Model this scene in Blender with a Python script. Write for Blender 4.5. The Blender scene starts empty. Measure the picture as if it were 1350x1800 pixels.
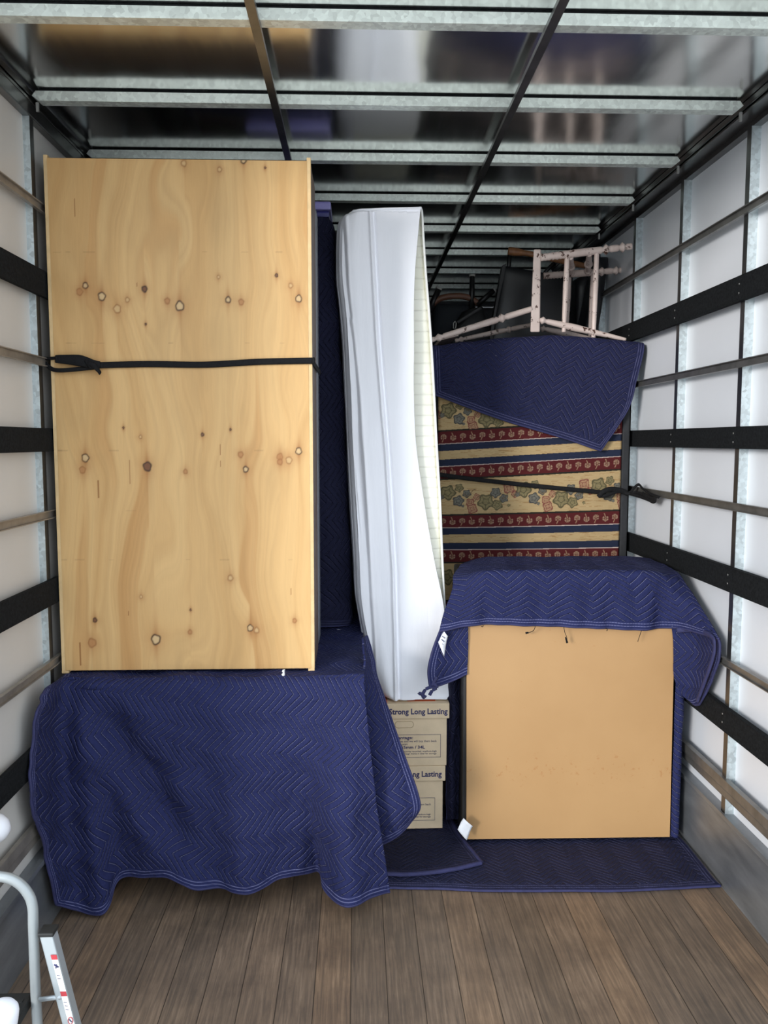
import bpy, bmesh, math, random
import numpy as np
from mathutils import Vector, Matrix, noise as mnoise

random.seed(7)
rng = np.random.default_rng(11)
scene = bpy.context.scene
COL = scene.collection

# ------------------------------------------------------------------ camera
FPX, VX, VY, H = 1400.0, 628.0, 775.0, 1.476
pitch = math.atan((900 - VY) / FPX)
yaw = math.atan((675 - VX) / math.hypot(FPX, 900 - VY))
FW = Vector((math.sin(yaw) * math.cos(pitch), math.cos(yaw) * math.cos(pitch), -math.sin(pitch)))
RT = Vector((math.cos(yaw), -math.sin(yaw), 0))
UP = RT.cross(FW)
cam_d = bpy.data.cameras.new('camera')
cam = bpy.data.objects.new('camera', cam_d)
COL.objects.link(cam)
cam_d.sensor_fit = 'HORIZONTAL'
cam_d.sensor_width = 36.0
cam_d.lens = FPX / 1350 * 36.0
cam_d.clip_start = 0.02
M3 = Matrix((RT, UP, -FW)).transposed()
cam.matrix_world = Matrix.Translation((0, 0, H)) @ M3.to_4x4()
scene.camera = cam

# ------------------------------------------------------------------ light
SKY = 1.55
SUN = 2.0
world = bpy.data.worlds.new('world')
scene.world = world
world.use_nodes = True
wn = world.node_tree
wn.nodes.clear()
w_out = wn.nodes.new('ShaderNodeOutputWorld')
w_bg = wn.nodes.new('ShaderNodeBackground')
w_bg.inputs[0].default_value = (0.82, 0.91, 1.0, 1)
w_bg.inputs[1].default_value = SKY
wn.links.new(w_bg.outputs[0], w_out.inputs[0])
sun_d = bpy.data.lights.new('hazy_sun', 'SUN')
sun_d.energy = SUN
sun_d.angle = math.radians(14)
sun_d.color = (1.0, 0.97, 0.93)
sun = bpy.data.objects.new('hazy_sun', sun_d)
COL.objects.link(sun)
sun.rotation_euler = Vector((0.80, 0.95, -0.20)).to_track_quat('-Z', 'Y').to_euler()
scene.view_settings.view_transform = 'Standard'
scene.view_settings.look = 'None'
scene.view_settings.gamma = 1.0
scene.view_settings.exposure = 0.58
scene.view_settings.use_curve_mapping = False
scene.cycles.use_denoising = True
scene.cycles.max_bounces = 10
scene.cycles.diffuse_bounces = 7

# ------------------------------------------------------------------ pixel helpers
def ray(px, py):
    return FW + RT * ((px - 675) / FPX) - UP * ((py - 900) / FPX)
def P(px, py, Y):
    d = ray(px, py)
    return d * (Y / d.y) + Vector((0, 0, H))
def PZ(px, py, z):
    d = ray(px, py)
    return d * ((z - H) / d.z) + Vector((0, 0, H))
def PX(px, py, x):
    d = ray(px, py)
    return d * (x / d.x) + Vector((0, 0, H))

# ------------------------------------------------------------------ materials
MATS = {}
class NT:
    def __init__(s, name):
        s.m = bpy.data.materials.new(name)
        s.m.use_nodes = True
        s.t = s.m.node_tree
        s.b = s.t.nodes['Principled BSDF']
    def n(s, kind, **kw):
        nd = s.t.nodes.new('ShaderNode' + kind)
        for k, v in kw.items():
            setattr(nd, k, v)
        return nd
    def l(s, a, b):
        s.t.links.new(a, b)
    def val(s, x, sock):
        if isinstance(x, (int, float)):
            sock.default_value = x
        elif isinstance(x, (tuple, list)):
            sock.default_value = x
        else:
            s.l(x, sock)
    def math(s, op, a, b=0.0, c=None):
        nd = s.n('Math', operation=op)
        s.val(a, nd.inputs[0]); s.val(b, nd.inputs[1])
        if c is not None: s.val(c, nd.inputs[2])
        return nd.outputs[0]
    def mix(s, f, a, b):
        nd = s.n('Mix', data_type='RGBA')
        s.val(f, nd.inputs[0]); s.val(a, nd.inputs[6]); s.val(b, nd.inputs[7])
        return nd.outputs[2]
    def ramp(s, f, stops, interp='LINEAR'):
        nd = s.n('ValToRGB')
        cr = nd.color_ramp
        cr.interpolation = interp
        while len(cr.elements) < len(stops): cr.elements.new(0.5)
        for e, (p, c) in zip(cr.elements, stops):
            e.position = p
            e.color = c if len(c) == 4 else (*c, 1)
        s.l(f, nd.inputs[0])
        return nd.outputs[0]
    def noise(s, vec, scale, detail=4, rough=0.55, dist=0.0):
        nd = s.n('TexNoise')
        s.l(vec, nd.inputs['Vector'])
        nd.inputs['Scale'].default_value = scale
        nd.inputs['Detail'].default_value = detail
        nd.inputs['Roughness'].default_value = rough
        nd.inputs['Distortion'].default_value = dist
        return nd.outputs[0]
    def coords(s, kind='Object', scale=(1, 1, 1), loc=(0, 0, 0)):
        tc = s.n('TexCoord')
        mp = s.n('Mapping')
        mp.inputs['Scale'].default_value = scale
        mp.inputs['Location'].default_value = loc
        s.l(tc.outputs[kind], mp.inputs['Vector'])
        return mp.outputs[0]
    def bump(s, h, strength=0.3, dist=0.01):
        nd = s.n('Bump')
        nd.inputs['Strength'].default_value = strength
        nd.inputs['Distance'].default_value = dist
        s.l(h, nd.inputs['Height'])
        s.l(nd.outputs[0], s.b.inputs['Normal'])
        return nd
    def done(s, rough=0.5, metal=0.0, color=None, spec=None):
        if color is not None: s.val((*color, 1) if isinstance(color, tuple) and len(color) == 3 else color, s.b.inputs['Base Color'])
        s.val(rough, s.b.inputs['Roughness'])
        s.val(metal, s.b.inputs['Metallic'])
        if spec is not None: s.b.inputs['Specular IOR Level'].default_value = spec
        return s.m

def simple(name, color, rough=0.5, metal=0.0, var=0.12, nscale=14, bump=0.0, spec=None):
    t = NT(name)
    v = t.coords()
    nz = t.noise(v, nscale)
    dark = tuple(c * (1 - var) for c in color); lite = tuple(min(1, c * (1 + var)) for c in color)
    t.val(t.ramp(nz, [(0.3, dark), (0.7, lite)]), t.b.inputs['Base Color'])
    if bump: t.bump(t.noise(v, nscale * 6), bump, 0.004)
    return t.done(rough, metal, spec=spec)

def quilt(name, base=(0.0125, 0.0160, 0.064), thread=(0.26, 0.27, 0.47), s_=0.0225, per=0.14, amp=0.052, swap=False, phase=0.0, rot=0.0):
    t = NT(name)
    uvn = t.n('UVMap'); uvn.uv_map = 'UVMap'
    sp = t.n('SeparateXYZ'); t.l(uvn.outputs[0], sp.inputs[0])
    u, v = (sp.outputs[1], sp.outputs[0]) if swap else (sp.outputs[0], sp.outputs[1])
    if rot:
        cs, sn = math.cos(math.radians(rot)), math.sin(math.radians(rot))
        u, v = (t.math('ADD', t.math('MULTIPLY', u, cs), t.math('MULTIPLY', v, -sn)),
                t.math('ADD', t.math('MULTIPLY', u, sn), t.math('MULTIPLY', v, cs)))
    oc = t.coords()
    wob = t.math('MULTIPLY', t.math('SUBTRACT', t.noise(oc, 3.0, 2), 0.5), 0.02)
    uu = t.math('ADD', t.math('ADD', u, wob), 10.0 + phase)
    tri = t.math('PINGPONG', t.math('DIVIDE', uu, per / 2), 1.0)
    y = t.math('ADD', t.math('ADD', v, t.math('MULTIPLY', tri, amp)), 10.0)
    fr = t.math('FRACT', t.math('DIVIDE', t.math('ADD', y, wob), s_))
    d = t.math('ABSOLUTE', t.math('SUBTRACT', fr, 0.5))          # 0.5 at the seam
    line = t.math('GREATER_THAN', d, 0.5 - 0.040)
    # stitches broken along the seam
    st = t.math('GREATER_THAN', t.math('FRACT', t.math('MULTIPLY', uu, 120.0)), 0.14)
    wear = t.math('GREATER_THAN', t.noise(oc, 9.0, 3), 0.40)
    line = t.math('MULTIPLY', line, t.math('MULTIPLY', st, t.math('ADD', t.math('MULTIPLY', wear, 0.30), 0.70)))
    puff = t.math('SUBTRACT', 1.0, t.math('POWER', t.math('MULTIPLY', d, 2.0), 7.0))
    # hem: two stitch rows along the border
    ea = t.n('Attribute'); ea.attribute_name = 'edge'
    e = ea.outputs['Fac']
    inner = t.math('GREATER_THAN', e, 0.028)
    line = t.math('MULTIPLY', line, inner)
    h1 = t.math('COMPARE', e, 0.011, 0.0013)
    h2 = t.math('COMPARE', e, 0.021, 0.0013)
    hem = t.math('MULTIPLY', t.math('ADD', h1, h2), t.math('MULTIPLY', st, 0.40))
    mask = t.math('MINIMUM', t.math('ADD', line, hem), 1.0)
    weave = t.noise(oc, 260.0, 2)
    fade = t.noise(oc, 5.0, 4)
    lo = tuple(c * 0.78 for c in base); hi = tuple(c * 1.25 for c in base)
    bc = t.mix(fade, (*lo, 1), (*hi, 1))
    bc = t.mix(t.math('MULTIPLY', weave, 0.18), bc, (base[0]*2.2, base[1]*2.2, base[2]*1.8, 1))
    lint = t.math('GREATER_THAN', t.noise(oc, 70.0, 2), 0.79)
    bc = t.mix(t.math('MULTIPLY', lint, 0.5), bc, (0.3, 0.3, 0.36, 1))
    col = t.mix(mask, bc, (*thread, 1))
    t.l(col, t.b.inputs['Base Color'])
    crumple = t.math('MULTIPLY', t.noise(oc, 30.0, 3, 0.6), 1.3)
    hgt = t.math('ADD', t.math('MULTIPLY', puff, inner), crumple)
    t.bump(hgt, 1.0, 0.007)
    t.b.inputs['Sheen Weight'].default_value = 0.0
    t.b.inputs['Sheen Roughness'].default_value = 0.5
    t.b.inputs['Sheen Tint'].default_value = (0.5, 0.5, 0.8, 1)
    return t.done(0.85, 0.0, spec=0.2)

Q_desk = quilt('navy quilt, zigzag down', s_=0.0212, per=0.132, amp=0.0555, swap=True, rot=7.4)
Q_box = quilt('navy quilt, zigzag across', s_=0.0225, per=0.142, amp=0.050, phase=0.03)
Q_shade = quilt('navy quilt, darker', base=(0.009, 0.010, 0.030), thread=(0.09, 0.09, 0.19), s_=0.0225, per=0.135, amp=0.05, swap=True)  # same quilt, shade of the recessed spots put into its colour
Q_sofa = quilt('navy quilt on sofa', base=(0.011, 0.013, 0.046), thread=(0.17, 0.17, 0.32), s_=0.0225, per=0.125, amp=0.050, rot=-8)
Q_floor = quilt('navy quilt on floor', base=(0.013, 0.015, 0.044), thread=(0.14, 0.14, 0.27), s_=0.0225, per=0.12, amp=0.052)
binding = simple('navy binding tape', (0.022, 0.024, 0.085), 0.8, 0, 0.2, 40, 0.3)

def galv(name, c=(0.58, 0.65, 0.67), rough=0.42, metal=0.75, sc=90):
    t = NT(name)
    v = t.coords(scale=(1, 1, 1))
    vo = t.n('TexVoronoi'); t.l(v, vo.inputs['Vector']); vo.inputs['Scale'].default_value = sc
    f = t.math('ADD', t.math('MULTIPLY', vo.outputs['Color'], 0.5), t.math('MULTIPLY', t.noise(v, 22), 0.5))
    t.l(t.ramp(f, [(0.2, tuple(x * 0.72 for x in c)), (0.8, tuple(min(1, x * 1.2) for x in c))]), t.b.inputs['Base Color'])
    r = t.math('ADD', t.math('MULTIPLY', vo.outputs['Color'], 0.15), rough - 0.07)
    return t.done(r, metal)
M_galv = galv('galvanised steel')
M_galv_bow = galv('galvanised roof bow', (0.74, 0.80, 0.76), 0.45, 0.55)
M_rail = simple('grey steel rail', (0.20, 0.195, 0.185), 0.38, 0.7, 0.2, 20)
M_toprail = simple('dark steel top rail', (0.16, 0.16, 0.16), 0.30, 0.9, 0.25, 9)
M_board = simple('black felt rub board', (0.008, 0.009, 0.010), 0.95, 0, 0.5, 120, 0.4, spec=0.15)
M_boltd = simple('dull bolt head', (0.22, 0.22, 0.21), 0.4, 0.7)
M_rail_l = simple('beige-grey steel rail', (0.27, 0.245, 0.215), 0.42, 0.5, 0.2, 20)
M_bolt = simple('steel bolt', (0.5, 0.5, 0.48), 0.35, 0.8)

def ceiling_mat():
    t = NT('polished ceiling sheet')
    v = t.coords(scale=(1, 1, 1))
    v2 = t.coords(scale=(30, 1.2, 1))
    streak = t.noise(v2, 3, 5, 0.6)
    nz = t.noise(v, 2.5, 4)
    t.l(t.ramp(nz, [(0.3, (0.74, 0.74, 0.72)), (0.7, (0.86, 0.86, 0.84))]), t.b.inputs['Base Color'])
    r = t.math('ADD', t.math('MULTIPLY', streak, 0.08), 0.125)
    t.bump(t.noise(v, 3.2, 2), 0.12, 0.02)
    return t.done(r, 1.0)
M_ceil = ceiling_mat()

def wall_mat(name, c):
    t = NT(name)
    v = t.coords()
    nz = t.noise(v, 1.6, 4)
    base = t.ramp(nz, [(0.3, tuple(x * 0.93 for x in c)), (0.7, c)])
    marks = t.math('GREATER_THAN', t.noise(v, 16.0, 6, 0.7), 0.76)
    t.l(t.mix(t.math('MULTIPLY', marks, 0.35), base, (0.30, 0.28, 0.25, 1)), t.b.inputs['Base Color'])
    return t.done(0.35, 0.0)
M_wallL_shade = wall_mat('white wall sheet', (0.61, 0.585, 0.55))  # white sheet toned warm grey, shade of this side put into the colour
M_wallR_lit = wall_mat('white wall sheet, right', (0.67, 0.69, 0.73))  # same white sheet, cool daylight on this side put into the colour

def kick_mat():
    t = NT('scuffed aluminium kick panel')
    v = t.coords(scale=(1, 0.7, 3))
    nz = t.noise(v, 5, 6, 0.65)
    t.l(t.ramp(nz, [(0.3, (0.20, 0.215, 0.23)), (0.7, (0.34, 0.36, 0.38))]), t.b.inputs['Base Color'])
    return t.done(t.math('ADD', t.math('MULTIPLY', nz, 0.25), 0.28), 0.7)
M_kick = kick_mat()

def floor_mat():
    t = NT('worn hardwood truck floor')
    v = t.coords()
    sp = t.n('SeparateXYZ'); t.l(v, sp.inputs[0])
    W = 0.098
    xs = t.math('DIVIDE', t.math('ADD', sp.outputs[0], 5.02), W)
    idx = t.math('FLOOR', xs)
    fr = t.math('FRACT', xs)
    wn_ = t.n('TexWhiteNoise', noise_dimensions='1D'); t.l(idx, wn_.inputs['W'])
    cb = t.n('CombineXYZ')
    t.l(t.math('MULTIPLY', sp.outputs[0], 34.0), cb.inputs[0])
    t.l(t.math('ADD', t.math('MULTIPLY', sp.outputs[1], 1.6), t.math('MULTIPLY', wn_.outputs[0], 37.0)), cb.inputs[1])
    grain = t.noise(cb.outputs[0], 3.2, 7, 0.65, 0.6)
    blot = t.noise(v, 4.5, 6, 0.65)
    big = t.noise(v, 1.3, 3, 0.5)
    c1 = t.ramp(grain, [(0.28, (0.070, 0.046, 0.031)), (0.52, (0.195, 0.130, 0.082)), (0.78, (0.36, 0.26, 0.175))])
    tone = t.ramp(wn_.outputs[0], [(0.0, (0.66, 0.64, 0.62)), (0.5, (0.92, 0.90, 0.90)), (1.0, (1.25, 1.12, 0.95))])
    mul = t.n('Mix', data_type='RGBA', blend_type='MULTIPLY'); mul.inputs[0].default_value = 1.0
    t.l(c1, mul.inputs[6]); t.l(tone, mul.inputs[7])
    dirt = t.ramp(blot, [(0.36, (0.50, 0.47, 0.46)), (0.60, (1.0, 1.0, 1.0))])
    mul2 = t.n('Mix', data_type='RGBA', blend_type='MULTIPLY'); mul2.inputs[0].default_value = 0.8
    t.l(mul.outputs[2], mul2.inputs[6]); t.l(dirt, mul2.inputs[7])
    dust = t.mix(t.math('MULTIPLY', big, 0.38), mul2.outputs[2], (0.24, 0.215, 0.185, 1))
    gap = t.math('GREATER_THAN', t.math('ABSOLUTE', t.math('SUBTRACT', fr, 0.5)), 0.4875)
    col = t.mix(t.math('MULTIPLY', gap, 0.9), dust, (0.03, 0.022, 0.016, 1))
    v3 = t.coords(scale=(26, 7, 1))
    spk = t.math('GREATER_THAN', t.noise(v3, 4.0, 6, 0.75), 0.70)
    col = t.mix(t.math('MULTIPLY', spk, 0.35), col, (0.46, 0.39, 0.32, 1))
    t.l(col, t.b.inputs['Base Color'])
    h = t.math('SUBTRACT', t.math('MULTIPLY', grain, 0.5), t.math('MULTIPLY', gap, 1.0))
    t.bump(h, 0.35, 0.003)
    return t.done(t.math('ADD', t.math('MULTIPLY', blot, 0.25), 0.42), 0.0, spec=0.35)
M_floor = floor_mat()

def attr_mat(name, rough=0.55, bump=0.0, bscale=300, fine=0.10, bvec=(1, 1, 1), spec=0.3):
    t = NT(name)
    a = t.n('Attribute'); a.attribute_name = 'tint'
    v = t.coords(scale=bvec)
    f = t.noise(v, bscale, 3)
    col = t.mix(t.math('MULTIPLY', f, fine * 2), a.outputs['Color'], (0.10, 0.06, 0.03, 1))
    t.l(col, t.b.inputs['Base Color'])
    if bump: t.bump(f, bump, 0.002)
    return t.done(rough, 0.0, spec=spec)

# ------------------------------------------------------------------ mesh helpers
ORG = {}
class MB:
    def __init__(s):
        s.v, s.f, s.smooth = [], [], []
    def add(s, vs, fs, smooth=False):
        o = len(s.v)
        s.v += [Vector(p) for p in vs]
        s.f += [tuple(i + o for i in f) for f in fs]
        s.smooth += [smooth] * len(fs)
        return s
    def box(s, a, b, bev=0.0, M=None):
        bm = bmesh.new()
        bmesh.ops.create_cube(bm, size=1)
        a, b = Vector(a), Vector(b)
        for v in bm.verts:
            v.co = Vector([(a[i] + b[i]) / 2 + v.co[i] * (b[i] - a[i]) for i in range(3)])
        if bev:
            bmesh.ops.bevel(bm, geom=bm.edges[:], offset=bev, segments=2, affect='EDGES', profile=0.6)
        if M is not None:
            bmesh.ops.transform(bm, matrix=M, verts=bm.verts)
        bm.verts.ensure_lookup_table()
        s.add([v.co.copy() for v in bm.verts], [[v.index for v in f.verts] for f in bm.faces])
        bm.free()
        return s
    def tube(s, pts, r, n=10, sx=1.0, sy=1.0, closed=False, up=None, cap=True):
        pts = [Vector(p) for p in pts]
        rs = r if isinstance(r, (list, tuple)) else [r] * len(pts)
        vs, fs = [], []
        N = len(pts)
        prev = None
        for i, p in enumerate(pts):
            if closed: d = pts[(i + 1) % N] - pts[i - 1]
            else: d = pts[min(i + 1, N - 1)] - pts[max(i - 1, 0)]
            if d.length < 1e-9: d = Vector((0, 0, 1))
            d.normalize()
            if prev is None:
                ref = Vector(up) if up else (Vector((0, 0, 1)) if abs(d.z) < 0.9 else Vector((1, 0, 0)))
            else:
                ref = prev
            a = ref - d * ref.dot(d)
            if a.length < 1e-6: a = d.orthogonal()
            a.normalize()
            prev = a if not up else Vector(up)
            b = d.cross(a)
            for k in range(n):
                t = 2 * math.pi * k / n
                vs.append(p + (a * math.cos(t) * sx + b * math.sin(t) * sy) * rs[i])
        M = N if closed else N - 1
        for i in range(M):
            for k in range(n):
                j = (i + 1) % N
                fs.append((i * n + k, i * n + (k + 1) % n, j * n + (k + 1) % n, j * n + k))
        if not closed and cap:
            fs.append(tuple(range(n))[::-1]); fs.append(tuple((N - 1) * n + k for k in range(n)))
        return s.add(vs, fs, True)
    def lathe(s, p0, p1, prof, n=16):
        """prof: list of (t along the axis, radius)."""
        p0, p1 = Vector(p0), Vector(p1)
        return s.tube([p0.lerp(p1, t) for t, _ in prof], [r for _, r in prof], n)
    def grid(s, g, smooth=True, flip=False):
        R_, C_ = len(g), len(g[0])
        vs = [p for row in g for p in row]
        fs = []
        for i in range(R_ - 1):
            for j in range(C_ - 1):
                q = (i * C_ + j, i * C_ + j + 1, (i + 1) * C_ + j + 1, (i + 1) * C_ + j)
                fs.append(q[::-1] if flip else q)
        return s.add(vs, fs, smooth)
    def build(s, name, mat, parent=None, loc=None, fix=True):
        org = ORG.get(parent.name, Vector()) if parent else (Vector(loc) if loc is not None else Vector())
        me = bpy.data.meshes.new(name)
        me.from_pydata([tuple(p - org) for p in s.v], [], s.f)
        me.polygons.foreach_set('use_smooth', s.smooth)
        me.materials.append(mat)
        me.update()
        if fix:
            bm = bmesh.new(); bm.from_mesh(me)
            bmesh.ops.recalc_face_normals(bm, faces=bm.faces)
            bm.to_mesh(me); bm.free()
        o = bpy.data.objects.new(name, me)
        COL.objects.link(o)
        if parent: o.parent = parent
        else: o.location = org
        ORG[o.name] = org
        return o

def tag(o, label=None, cat=None, group=None, kind=None):
    if label: o['label'] = label
    if cat: o['category'] = cat
    if group: o['group'] = group
    if kind: o['kind'] = kind
    return o
def thing(name, loc, label, cat, group=None):
    o = bpy.data.objects.new(name, None)
    COL.objects.link(o)
    o.location = loc
    o.empty_display_size = 0.1
    ORG[o.name] = Vector(loc)
    return tag(o, label, cat, group)

def cr(p, t):
    """Catmull-Rom through p (list of np arrays) at t in 0..len-1"""
    n = len(p)
    i = min(int(t), n - 2); f = t - i
    p0 = p[max(i - 1, 0)]; p1 = p[i]; p2 = p[i + 1]; p3 = p[min(i + 2, n - 1)]
    return 0.5 * ((2 * p1) + (-p0 + p2) * f + (2 * p0 - 5 * p1 + 4 * p2 - p3) * f * f + (-p0 + 3 * p1 - 3 * p2 + p3) * f ** 3)

def spline(pts, n):
    a = [np.array(p, float) for p in pts]
    return [Vector(cr(a, (len(a) - 1) * i / (n - 1))) for i in range(n)]

def cloth(name, rows, nu, nv, mat, parent=None, thick=0.007, crumple=0.004, cscale=9.0, seed=0.0,
          edges='LRTB', disp=None, bind=True, binder=binding, br=0.0045, uvoff=(0, 0), taper=0.0, loc=None):
    """rows: control rows (top to bottom) of 3D points, equal counts."""
    ctl = [[np.array(p, float) for p in r] for r in rows]
    g = []
    rr = [[cr(r, (len(r) - 1) * j / (nu - 1)) for j in range(nu)] for r in ctl]
    for i in range(nv):
        t = (len(rows) - 1) * i / (nv - 1)
        g.append([cr([r[j] for r in rr], t) for j in range(nu)])
    G = np.array(g)
    if disp is not None:
        for i in range(nv):
            for j in range(nu):
                G[i, j] += np.array(disp(j / (nu - 1), i / (nv - 1), G[i, j]))
    du = np.gradient(G, axis=1); dv = np.gradient(G, axis=0)
    Nn = np.cross(du, dv); Nn /= (np.linalg.norm(Nn, axis=2, keepdims=True) + 1e-9)
    if crumple:
        for i in range(nv):
            for j in range(nu):
                p = Vector(G[i, j]) * cscale + Vector((seed, seed * 2, 0))
                G[i, j] += Nn[i, j] * (mnoise.noise(p) * crumple * 1.6 + mnoise.noise(p * 2.7) * crumple * 0.7)
    su = np.concatenate([np.zeros((nv, 1)), np.cumsum(np.linalg.norm(np.diff(G, axis=1), axis=2), axis=1)], axis=1)
    sv = np.concatenate([np.zeros((1, nu)), np.cumsum(np.linalg.norm(np.diff(G, axis=0), axis=2), axis=0)], axis=0)
    um = su.mean(axis=0)
    U_ = np.tile(um, (nv, 1)) if taper == 0 else su - su[:, nu // 2:nu // 2 + 1] + um[nu // 2]
    V_ = np.tile(sv.mean(axis=1)[:, None], (1, nu)) if taper == 0 else sv
    E_ = np.full((nv, nu), 9.0)
    if 'L' in edges: E_ = np.minimum(E_, su)
    if 'R' in edges: E_ = np.minimum(E_, su[:, -1:] - su)
    if 'T' in edges: E_ = np.minimum(E_, sv)
    if 'B' in edges: E_ = np.minimum(E_, sv[-1:, :] - sv)
    mb = MB()
    mb.grid([[Vector(G[i, j]) for j in range(nu)] for i in range(nv)])
    o = mb.build(name, mat, parent, loc=loc, fix=False)
    me = o.data
    uv = me.uv_layers.new(name='UVMap')
    li = np.zeros(len(me.loops), dtype=np.int32); me.loops.foreach_get('vertex_index', li)
    flat = np.stack([U_.ravel() + uvoff[0], V_.ravel() + uvoff[1]], axis=1)[li]
    uv.data.foreach_set('uv', flat.astype(np.float32).ravel())
    at = me.attributes.new('edge', 'FLOAT', 'POINT')
    at.data.foreach_set('value', E_.astype(np.float32).ravel())
    sm = o.modifiers.new('thickness', 'SOLIDIFY'); sm.thickness = thick; sm.offset = 0
    if bind:
        mb = MB()
        if 'L' in edges: mb.tube([G[i, 0] for i in range(nv)], br, 6)
        if 'R' in edges: mb.tube([G[i, nu - 1] for i in range(nv)], br, 6)
        if 'T' in edges: mb.tube([G[0, j] for j in range(nu)], br, 6)
        if 'B' in edges: mb.tube([G[nv - 1, j] for j in range(nu)], br, 6)
        if mb.v:
            mb.build('binding', binder, parent or o, fix=True)
    return o, G

# ------------------------------------------------------------------ truck body (setting)
XL, XR, ZC = -0.965, 1.242, 2.487
Y0, Y1 = 1.62, 6.15
def struct(o, label=None):
    o['kind'] = 'structure'
    if label: o['label'] = label
    return o

gm = simple('pale concrete yard', (0.50, 0.48, 0.45), 0.9, 0, 0.15, 3)
mb = MB(); mb.box((-30, -30, -1.12), (30, 30, -1.0))
struct(mb.build('ground', gm), 'pale concrete yard outside the truck')

mb = MB(); mb.box((XL, 1.25, -0.06), (XR, Y1, 0.0))
floor = struct(mb.build('floor', M_floor), 'worn brown hardwood plank floor of the truck')

mb = MB()
mb.grid([[Vector((XL - 0.02 + (XR - XL + 0.04) * i / 24, Y0 + (Y1 - Y0) * j / 60, ZC + 0.0101)) for j in range(61)] for i in range(25)])
ceil = mb.build('ceiling', M_ceil, fix=False)
sm = ceil.modifiers.new('thickness', 'SOLIDIFY'); sm.thickness = 0.02; sm.offset = 0
struct(ceil, 'polished sheet metal truck ceiling with cross bows')

wl = struct(MB().box((XL - 0.03, Y0, 0), (XL, Y1, ZC)).build('wall_left', M_wallL_shade), 'white sheet left wall of the truck body')
wr = struct(MB().box((XR, Y0, 0), (XR + 0.03, Y1, ZC)).build('wall_right', M_wallR_lit), 'white sheet right wall of the truck body')
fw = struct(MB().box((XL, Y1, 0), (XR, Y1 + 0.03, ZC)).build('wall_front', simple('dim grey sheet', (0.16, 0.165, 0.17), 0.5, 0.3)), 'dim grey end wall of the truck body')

# roof bows
bows = [1.973 + 0.4655 * k for k in range(9)]
for k, y in enumerate(bows):
    y -= 0.012
    mb = MB()
    ztop, zb = ZC - 0.0055, ZC - 0.033
    x0, x1 = XL + 0.03, XR - 0.092
    x0 += 0.0; w = 0.035
    c = 0.018
    # channel with clipped ends
    prof = [(x0 + c, zb), (x0, (ztop + zb) / 2), (x0 + c * 0.6, ztop), (x1 - c * 0.6, ztop), (x1, (ztop + zb) / 2), (x1 - c, zb)]
    vs = [(x, y, z) for x, z in prof] + [(x, y + w, z) for x, z in prof]
    n = len(prof)
    mb.add(vs, [tuple(range(n)), tuple(range(n, 2 * n))[::-1]] + [(i, (i + 1) % n, n + (i + 1) % n, n + i) for i in range(n)])
    b = mb.build('roof_bow', M_galv_bow, ceil)
    MB().box((x0 + 0.02, y + 0.001, ztop), (x1 - 0.02, y + w, ZC - 0.0005)).build('gap_shade_strip', M_board, b)  # black strip added as the shadow line between bow and ceiling
    mb = MB()
    for x in (x0 + 0.012, x1 - 0.004):
        mb.box((x - 0.004, y + 0.006, zb - 0.028), (x + 0.004, y + 0.012, zb - 0.002))
    mb.build('end_clip', M_bolt, b)
# two lengthwise straps under the bows
for x in (-0.235, 0.458):
    MB().box((x - 0.011, Y0 + 0.02, ZC - 0.047), (x + 0.011, Y1 - 0.02, ZC - 0.034)).build('roof_strap', M_toprail, ceil)

# top rails
def toprail(name, side):
    mb = MB()
    xw = XL if side < 0 else XR
    s = -side
    zr, wd = (2.412, 0.026) if side < 0 else (2.438, 0.080)
    mb.box((xw, Y0, zr), (xw + s * 0.024, Y1, ZC - 0.002), 0.003)
    mb.box((xw + s * 0.024, Y0, ZC - 0.030), (xw + s * wd, Y1, ZC - 0.020), 0.002)
    mb.box((xw + s * (wd - 0.004), Y0, ZC - 0.036), (xw + s * wd, Y1, ZC - 0.002), 0.001)
    o = mb.build(name, M_toprail)
    struct(o, 'dark steel top rail along the %s wall' % ('left' if side < 0 else 'right'))
toprail('trim_1', -1)
toprail('trim_2', 1)

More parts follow.
